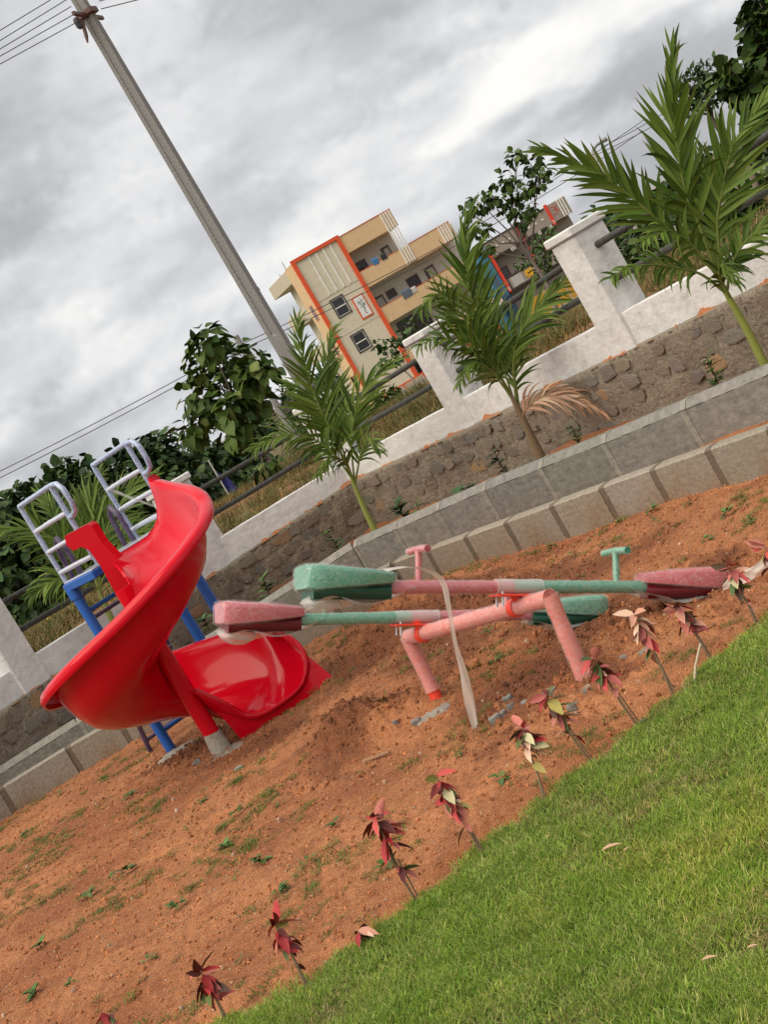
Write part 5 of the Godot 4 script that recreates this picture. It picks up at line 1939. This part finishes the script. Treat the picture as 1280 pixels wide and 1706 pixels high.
# ---------- row of red copper-leaf cuttings along the lawn ----------
func build_hedge() -> void:
	var mats: Material = M.leaf_dry
	var reds := [Color(.36, .020, .024), Color(.28, .018, .022), Color(.17, .020, .022), Color(.48, .07, .06), Color(.12, .026, .024), Color(.50, .15, .12)]
	var pales := [Color(.50, .24, .17), Color(.62, .42, .30), Color(.46, .17, .13), Color(.40, .10, .09)]
	var leaves := []
	for set in 2:
		for col in (reds if set == 0 else pales):
			var mb := MB.new()
			mb.leaf(Vector3.ZERO, Vector3(0, 0, -1), Vector3.UP, 1.0, .21, col, .22, .45)
			leaves.append(mb.commit())
	for col in [Color(.07, .11, .03), Color(.10, .12, .03), Color(.32, .27, .07), Color(.46, .42, .24), Color(.09, .05, .03)]:
		var mb := MB.new()
		mb.leaf(Vector3.ZERO, Vector3(0, 0, -1), Vector3.UP, 1.0, .24, col, .15, .3)
		leaves.append(mb.commit())
	# foot px, tip px, leaf mix (0 red, 1 pale), leaves, label
	var specs := [
		[378, 1706, 330, 1612, 0, 20, "copper-leaf cutting with dark red top leaves and a hanging green leaf at the lawn's corner"],
		[512, 1650, 452, 1530, 0, 18, "copper-leaf cutting with one yellowish blotched leaf low on its stem"],
		[205, 1722, 176, 1688, 0, 8, "tip of a bright red copper-leaf cutting in open soil"],
		[606, 1582, 596, 1548, 1, 6, "short dried cutting with a few orange leaves in the lawn edge furrow"],
		[696, 1506, 622, 1352, 0, 24, "copper-leaf cutting with a broad green leaf and one cream blotched leaf"],
		[806, 1426, 722, 1285, 0, 22, "copper-leaf cutting with deep red drooping leaves and a bare lower stem"],
		[906, 1342, 868, 1200, 1, 20, "withered copper-leaf cutting with cream and pink curled leaves"],
		[984, 1268, 905, 1150, 1, 20, "wilting copper-leaf cutting with a red crest beside the withered one"],
		[1062, 1206, 985, 1090, 1, 16, "copper-leaf cutting with dull brown leaves right below the see-saw leg"],
		[1120, 1156, 1052, 1012, 1, 22, "copper-leaf cutting with salmon pink leaves on a pale straight stem"],
		[1184, 1098, 1128, 1005, 1, 22, "bushy copper-leaf cutting with red top next to the white stick"],
		[1262, 1046, 1212, 938, 1, 20, "copper-leaf cutting in front of the red see-saw seat with yellow lower leaves"],
		[1296, 985, 1275, 905, 1, 14, "dull brownish cutting beyond the red see-saw seat"]]
	for s in specs:
		var b := gr(s[0], s[1])
		b.y = soil_h(b.x, b.z) - .01
		var tip := at(s[2], s[3], -b.z + rf(-.03, .03))
		var t := thing("copper_leaf_plant", s[6], "plant", b, "copper-leaf cuttings along the lawn")
		var h := (tip - b)
		var mb := MB.new()
		var pts := [b, b + h * .35 + Vector3(rf(-.008, .008), 0, .005), b + h * .7 + Vector3(rf(-.01, .01), 0, 0), b + h * .93]
		mb.tube(curve_pts(pts, 10), [.0058, .0055, .0052, .0050, .0047, .0044, .0040, .0036, .0032, .0028, .002], 7, Color(.24, .165, .10))
		mb.tube([b + Vector3(.012, 0, .008), b + h * .5 + Vector3(.006, 0, .004)], [.0035, .0025], 5, Color(.20, .14, .09))
		part("stem", mb, M.bark, t)
		for q in int(s[5] * 1.7):
			var k := 1.0 - pow(rf(0, 1), 1.6) * .62
			if q < s[5]: k = rf(.66, 1.0)
			var p := b + h * k * .95
			var an := rf(0, TAU)
			var low := 1.0 - k
			var d := Vector3(cos(an), rf(-1.5, .1) + (.9 if k > .94 else 0.0), sin(an)).normalized()
			var up := (Vector3.UP * .8 + Vector3(cos(an), 0, sin(an)) * .9 + rdir() * .7).normalized()
			var pick := rng.randi() % 6
			if s[4] == 1 and rf(0, 1) < .6: pick = 6 + rng.randi() % 4
			if rf(0, 1) < .10 + low * .5: pick = 10 + rng.randi() % 5
			var z := -d
			var x := up.cross(z).normalized()
			var size := rf(.040, .092) * (1.0 - low * .3)
			var o := part("leaf", leaves[pick], mats, t)
			o.transform = Transform3D(Basis(x, z.cross(x), z) * size, p - b)
	# pale stick at the lawn edge
	var g := gr(1150, 1148)
	var e := at(1168, 1072, -g.z)
	var mb2 := MB.new()
	mb2.tube([Vector3(g.x, -.03, g.z), g.lerp(e, .5) + Vector3(.002, 0, 0), e], [.0055, .005, .0042], 7, Color(.55, .46, .34))
	single("stick", mb2, M.bark, "pale bare stick standing upright at the lawn edge", "stick")
	var s0 := gr(608, 1275)
	var s1 := gr(652, 1257)
	mb2 = MB.new()
	mb2.tube([Vector3(s0.x, soil_h(s0.x, s0.z) + .012, s0.z), Vector3(s1.x, soil_h(s1.x, s1.z) + .014, s1.z)], [.012, .008], 7, Color(.30, .16, .09))
	single("stick", mb2, M.bark, "brown broken stick lying on the soil behind the copper-leaf row", "stick")

# ---------- weeds, clods, cement lumps ----------
func build_soil_litter() -> void:
	var weeds := [[395, 1470], [442, 1442], [300, 1515], [258, 1455], [216, 1458], [190, 1468], [402, 1600], [75, 1582], [118, 1640], [320, 1392], [376, 1412], [400, 1360], [470, 1345], [150, 1500], [60, 1660], [250, 1610], [520, 1440], [560, 1380], [610, 1290], [830, 1105], [690, 1080], [770, 1260], [660, 1200], [560, 1210], [640, 1560], [470, 1490], [220, 1330], [120, 1400], [100, 1330], [45, 1385], [1105, 880], [1095, 862], [1035, 880], [1150, 850], [1215, 860], [1180, 900], [1060, 920], [960, 935], [990, 910], [1250, 870], [925, 1010], [900, 900], [970, 965], [820, 1060], [340, 1345], [560, 1540], [650, 1450], [840, 1300], [330, 1240]]
	var cols := [Color(.07, .13, .03), Color(.05, .10, .025), Color(.10, .16, .045), Color(.06, .11, .035)]
	for e in weeds.size():
		var q: Array = weeds[e]
		var g := gr(q[0], q[1])
		var k1 := line_z(K1, g.x)
		if g.z < k1 + .08: g.z = k1 + .12
		g.y = soil_h(g.x, g.z)
		var t := thing("weed", "small green weed sprouting from the bare red soil", "weed", g, "weeds scattered over the soil")
		var n := 6 + rng.randi() % 7
		var big := rf(.022, .045) * (1.25 if e < 3 else 1.0)
		for k in n:
			var a := rf(0, TAU)
			var d := Vector3(cos(a), rf(.05, .8), sin(a)).normalized()
			var mb := MB.new()
			var st := g + Vector3(0, rf(.005, .02), 0) + d * rf(.0, .02)
			var l := big * rf(.7, 1.3)
			mb.leaf(st, d, Vector3.UP, l, l * (.34 if e % 3 else .12), tint(cols[rng.randi() % 4], .2), rf(.1, .5), .25)
			part("leaf", mb, M.leaf, t)
	# loose clods of earth
	var clods := []
	for kind in 3:
		var mb := MB.new()
		var c := stone(Vector3.ZERO, Vector3.RIGHT, Vector3.BACK, Vector3.UP, 1.0, .9, .55, Color.WHITE)
		clods.append(c.commit())
	for kind in 3:
		var xfs := []
		var cs := []
		while xfs.size() < 5000:
			var x := rf(-4.8, 3.0)
			var z := rf(-10.9, -4.3)
			if z > lawn_z(x) - .03 or z < line_z(K1, x) + .02: continue
			var d := dug(x, z)
			var brown := subsoil(x, z)
			if rf(0, 1) > .3 + d: continue
			var s := rf(.006, .018) if rf(0, 1) < .93 else rf(.018, .045) * (.55 + d * .6)
			xfs.append(Transform3D(Basis(Vector3.UP, rf(0, TAU)) * Basis(Vector3.RIGHT, rf(-.4, .4)) * s, Vector3(x, soil_h(x, z) + s * .05, z)))
			cs.append(tint(Color(.95, .93, .9).lerp(Color(.42, .37, .35), brown), .3))
		spread("soil_clods", clods[kind], M.soil, xfs, cs, "loose crumbs and clods of red earth over the soil", "soil crumbs")
	# pale grit and small pebbles
	var xp := []
	var cp := []
	while xp.size() < 2600:
		var x := rf(-4.6, 2.6)
		var z := rf(-10.6, -4.3)
		if z > lawn_z(x) - .05 or z < line_z(K1, x) + .03: continue
		if rf(0, 1) < dug(x, z) * .8: continue
		var s := rf(.004, .010) if rf(0, 1) < .97 else rf(.014, .026)
		xp.append(Transform3D(Basis(Vector3.UP, rf(0, TAU)) * Basis(Vector3.RIGHT, rf(-.5, .5)) * s, Vector3(x, soil_h(x, z) + s * .1, z)))
		cp.append(tint(Color(.46, .27, .16).lerp(Color(.48, .36, .27), rf(0, 1)), .25))
	spread("grit", clods[0], M.stone, xp, cp, "pale grit and pebbles sprinkled over the red soil", "pebbles")
	# grey cement spills round the see-saw feet and the slide post
	var lumps := [[858, 1188], [842, 1196], [880, 1180], [905, 1172], [925, 1165], [830, 1205], [1010, 1138], [1045, 1105], [1078, 1092], [960, 1192], [968, 1180], [1072, 1200], [700, 1212], [668, 1220], [850, 1174], [985, 1160], [400, 1285], [330, 1272]]
	for q in lumps:
		var g := gr(q[0], q[1])
		g.y = soil_h(g.x, g.z)
		var w := rf(.02, .055)
		var mb := flat_stone(g, Vector3.RIGHT, Vector3.FORWARD, Vector3.UP, w * 1.5, w, rf(.010, .022), tint(Color(.50, .49, .47), .15))
		single("cement_lump", mb, M.concrete_smooth, "grey lump of spilt cement lying on the red soil", "cement lump", "cement lumps around the footings")
	for q in [[725, 1195, .13, .07, "flat grey cement footing at the bare red see-saw foot"], [985, 1150, .12, .07, "flat grey cement footing at the see-saw leg beside the cuttings"], [365, 1258, .22, .12, "flat grey cement footing at the slide's centre post"], [296, 1256, .16, .09, "flat grey cement footing at the slide's blue leg"]]:
		var g := gr(q[0], q[1])
		g.y = soil_h(g.x, g.z) - .006
		var mb := stone(g, Vector3.RIGHT, Vector3.BACK, Vector3.UP, q[2] * 2.0, q[3] * 2.0, .014, Color(.62, .58, .53))
		single("footing", mb, M.concrete_smooth, q[4], "footing")
	# small weeds along the gap between the two kerbs
	var sprig := blade_patch(26, .05, .03, .055, [Color(.09, .15, .035), Color(.07, .12, .03), Color(.12, .18, .05)], .004)
	var xfs := []
	var cs := []
	for q in 260:
		var x := rf(-4.5, 2.6)
		var z1 := line_z(K1, x) - .16
		var z2 := line_z(K2, x) + .04
		if patch_noise.get_noise_2d(x * 3.0, 5.0) < .02: continue
		xfs.append(Transform3D(Basis(Vector3.UP, rf(0, TAU)) * rf(.6, 1.3), Vector3(x, .15, lerpf(z1, z2, rf(0, 1)))))
		cs.append(tint(Color.WHITE, .2))
	spread("gap_weeds", sprig, M.grass, xfs, cs, "small green weeds growing between the two kerbs", "weeds")
	# thin grass creeping over the soil
	xfs = []
	cs = []
	var tries := 0
	while xfs.size() < 2000 and tries < 90000:
		tries += 1
		var x := rf(-4.6, 2.4)
		var z := rf(-10.8, -4.35)
		var e := lawn_z(x) - z
		if e < .05 or z < line_z(K1, x) + .04: continue
		var p := patch_noise.get_noise_2d(x * 1.8 + 70.0, z * 1.8)
		var near_k := z - line_z(K1, x)
		var chance := clampf((p + .02) * 1.4, 0, .5) + (.25 if e < .30 and e > .14 and p > -.1 else 0.0) + (.25 if near_k < .35 and p > -.05 else 0.0)
		if rf(0, 1) > chance or dug(x, z) > .5: continue
		xfs.append(Transform3D(Basis(Vector3.UP, rf(0, TAU)) * rf(.35, .85), Vector3(x, soil_h(x, z) - .002, z)))
		cs.append(tint(Color(1, 1, .9), .25))
	spread("soil_grass", sprig, M.grass, xfs, cs, "thin tufts of grass creeping over the red soil", "grass")

# ---------- grass ----------
func blade_patch(n: int, r: float, l0: float, l1: float, cols: Array, w: float) -> ArrayMesh:
	var mb := MB.new()
	for q in n:
		var a := rf(0, TAU)
		var rr := sqrt(rf(0, 1)) * r
		var p := Vector3(cos(a) * rr, 0, sin(a) * rr)
		var lean := rf(0, TAU)
		var out := Vector3(cos(lean), 0, sin(lean))
		var d := (Vector3.UP + out * rf(.15, 1.1)).normalized()
		var l := rf(l0, l1)
		var side := d.cross(Vector3.UP)
		side = side.normalized() if side.length() > .01 else Vector3.RIGHT
		var col := tint(cols[rng.randi() % cols.size()], .22)
		var k := mb.v.size()
		for j in 4:
			var u := j / 3.0
			var m := p + d * l * u + (out * .35 - Vector3.UP * .22) * l * u * u
			var ww := w * .5 * (1.0 - pow(u, 1.6)) + .0001
			var nn := side.cross(d).normalized()
			mb.v.append(m - side * ww); mb.v.append(m + side * ww)
			mb.n.append(nn); mb.n.append(nn)
			mb.c.append(col); mb.c.append(col)
		for j in 3:
			var b := k + j * 2
			mb.i.append(b); mb.i.append(b + 2); mb.i.append(b + 1)
			mb.i.append(b + 1); mb.i.append(b + 2); mb.i.append(b + 3)
	return mb.commit()
func build_grass() -> void:
	var cols := [Color(.20, .31, .042), Color(.24, .35, .052), Color(.16, .26, .036), Color(.28, .375, .068), Color(.40, .39, .14), Color(.14, .225, .036)]
	var straw := [Color(.15, .20, .035), Color(.36, .29, .13), Color(.28, .25, .09), Color(.12, .18, .03), Color(.44, .36, .19)]
	for kind in 4:
		var patch := blade_patch(260, .075, .012, .038, cols, .0026) if kind < 3 else blade_patch(200, .075, .010, .030, straw, .0024)
		var xfs := []
		var cs := []
		var tries := 0
		var most := 2300 if kind < 3 else 1500
		while xfs.size() < most and tries < 80000:
			tries += 1
			var x := rf(-3.6, 3.4)
			var z := rf(-6.0, -1.6)
			if absf(x) > .35 * -z + .9: continue
			if z < lawn_z(x) + .045 + soil_noise.get_noise_2d(x * 6.0, 1.0) * .11: continue
			var p := patch_noise.get_noise_2d(x * 2.2, z * 2.2) + patch_noise.get_noise_2d(x * 7.0 + 20.0, z * 7.0) * .5
			if kind == 3 and p > -.04: continue
			if kind < 3 and p < -.16 and rf(0, 1) < .75: continue
			var tone := Color(1, 1, 1).lerp(Color(1.35, 1.15, 1.1), clampf(patch_noise.get_noise_2d(x * 1.1 + 40.0, z * 1.6) * 2.0, 0, .8)).lerp(Color(.80, .92, .70), clampf(patch_noise.get_noise_2d(x * 3.1 - 15.0, z * 3.1) * 2.0, 0, .8))
			xfs.append(Transform3D(Basis(Vector3.UP, rf(0, TAU)) * Basis(Vector3.RIGHT, rf(-.15, .15)) * rf(.8, 1.15), Vector3(x, .010 + soil_noise.get_noise_2d(x * 2.0, z * 2.0) * .012, z)))
			cs.append(tint(tone, .16))
		spread("lawn_grass", patch, M.grass, xfs, cs, "short green lawn grass in the foreground" if kind < 3 else "thin straw-coloured worn grass in the lawn", "grass")
	# rough grass on the land beyond the wall
	var wild := blade_patch(60, .22, .10, .32, [Color(.10, .12, .035), Color(.16, .14, .05), Color(.22, .17, .07), Color(.07, .10, .03), Color(.26, .15, .07)], .010)
	var xfs := []
	var cs := []
	var tries := 0
	while xfs.size() < 5200 and tries < 80000:
		tries += 1
		var z := -rf(11.5, 46.0)
		var x := rf(-.42, .42) * -z
		if -z < -line_z(WALL, x) + .35: continue
		var p := patch_noise.get_noise_2d(x * .35, z * .35) + patch_noise.get_noise_2d(x * 1.2 + 50.0, z * 1.2) * .6
		if p < .0 and rf(0, 1) < .75: continue
		xfs.append(Transform3D(Basis(Vector3.UP, rf(0, TAU)) * rf(.5, 1.1), Vector3(x, land_h(x, z) - .01, z)))
		cs.append(tint(Color(1, 1, 1).lerp(Color(1.2, .95, .8), clampf(-p * 3.0, 0, 1)), .2))
	spread("field_grass", wild, M.grass, xfs, cs, "rough dry and green grass on the land beyond the boundary wall", "grass")
	# dry leaves dropped on the lawn
	for q in [[1003, 1418, .05], [910, 1396, .016], [1170, 1600, .03], [1245, 1580, .022], [1040, 1418, .02]]:
		var g := gr(q[0], q[1], .045)
		var mb := MB.new()
		var a := rf(-.6, .6)
		mb.leaf(g, Vector3(cos(a), .06, sin(a)).normalized(), Vector3.UP, q[2] * 1.3, q[2] * .22, Color(.42, .27, .17), .15, .5)
		single("dry_leaf", mb, M.leaf_dry, "curled brown dry leaf lying on the lawn grass", "leaf", "dry leaves on the lawn")
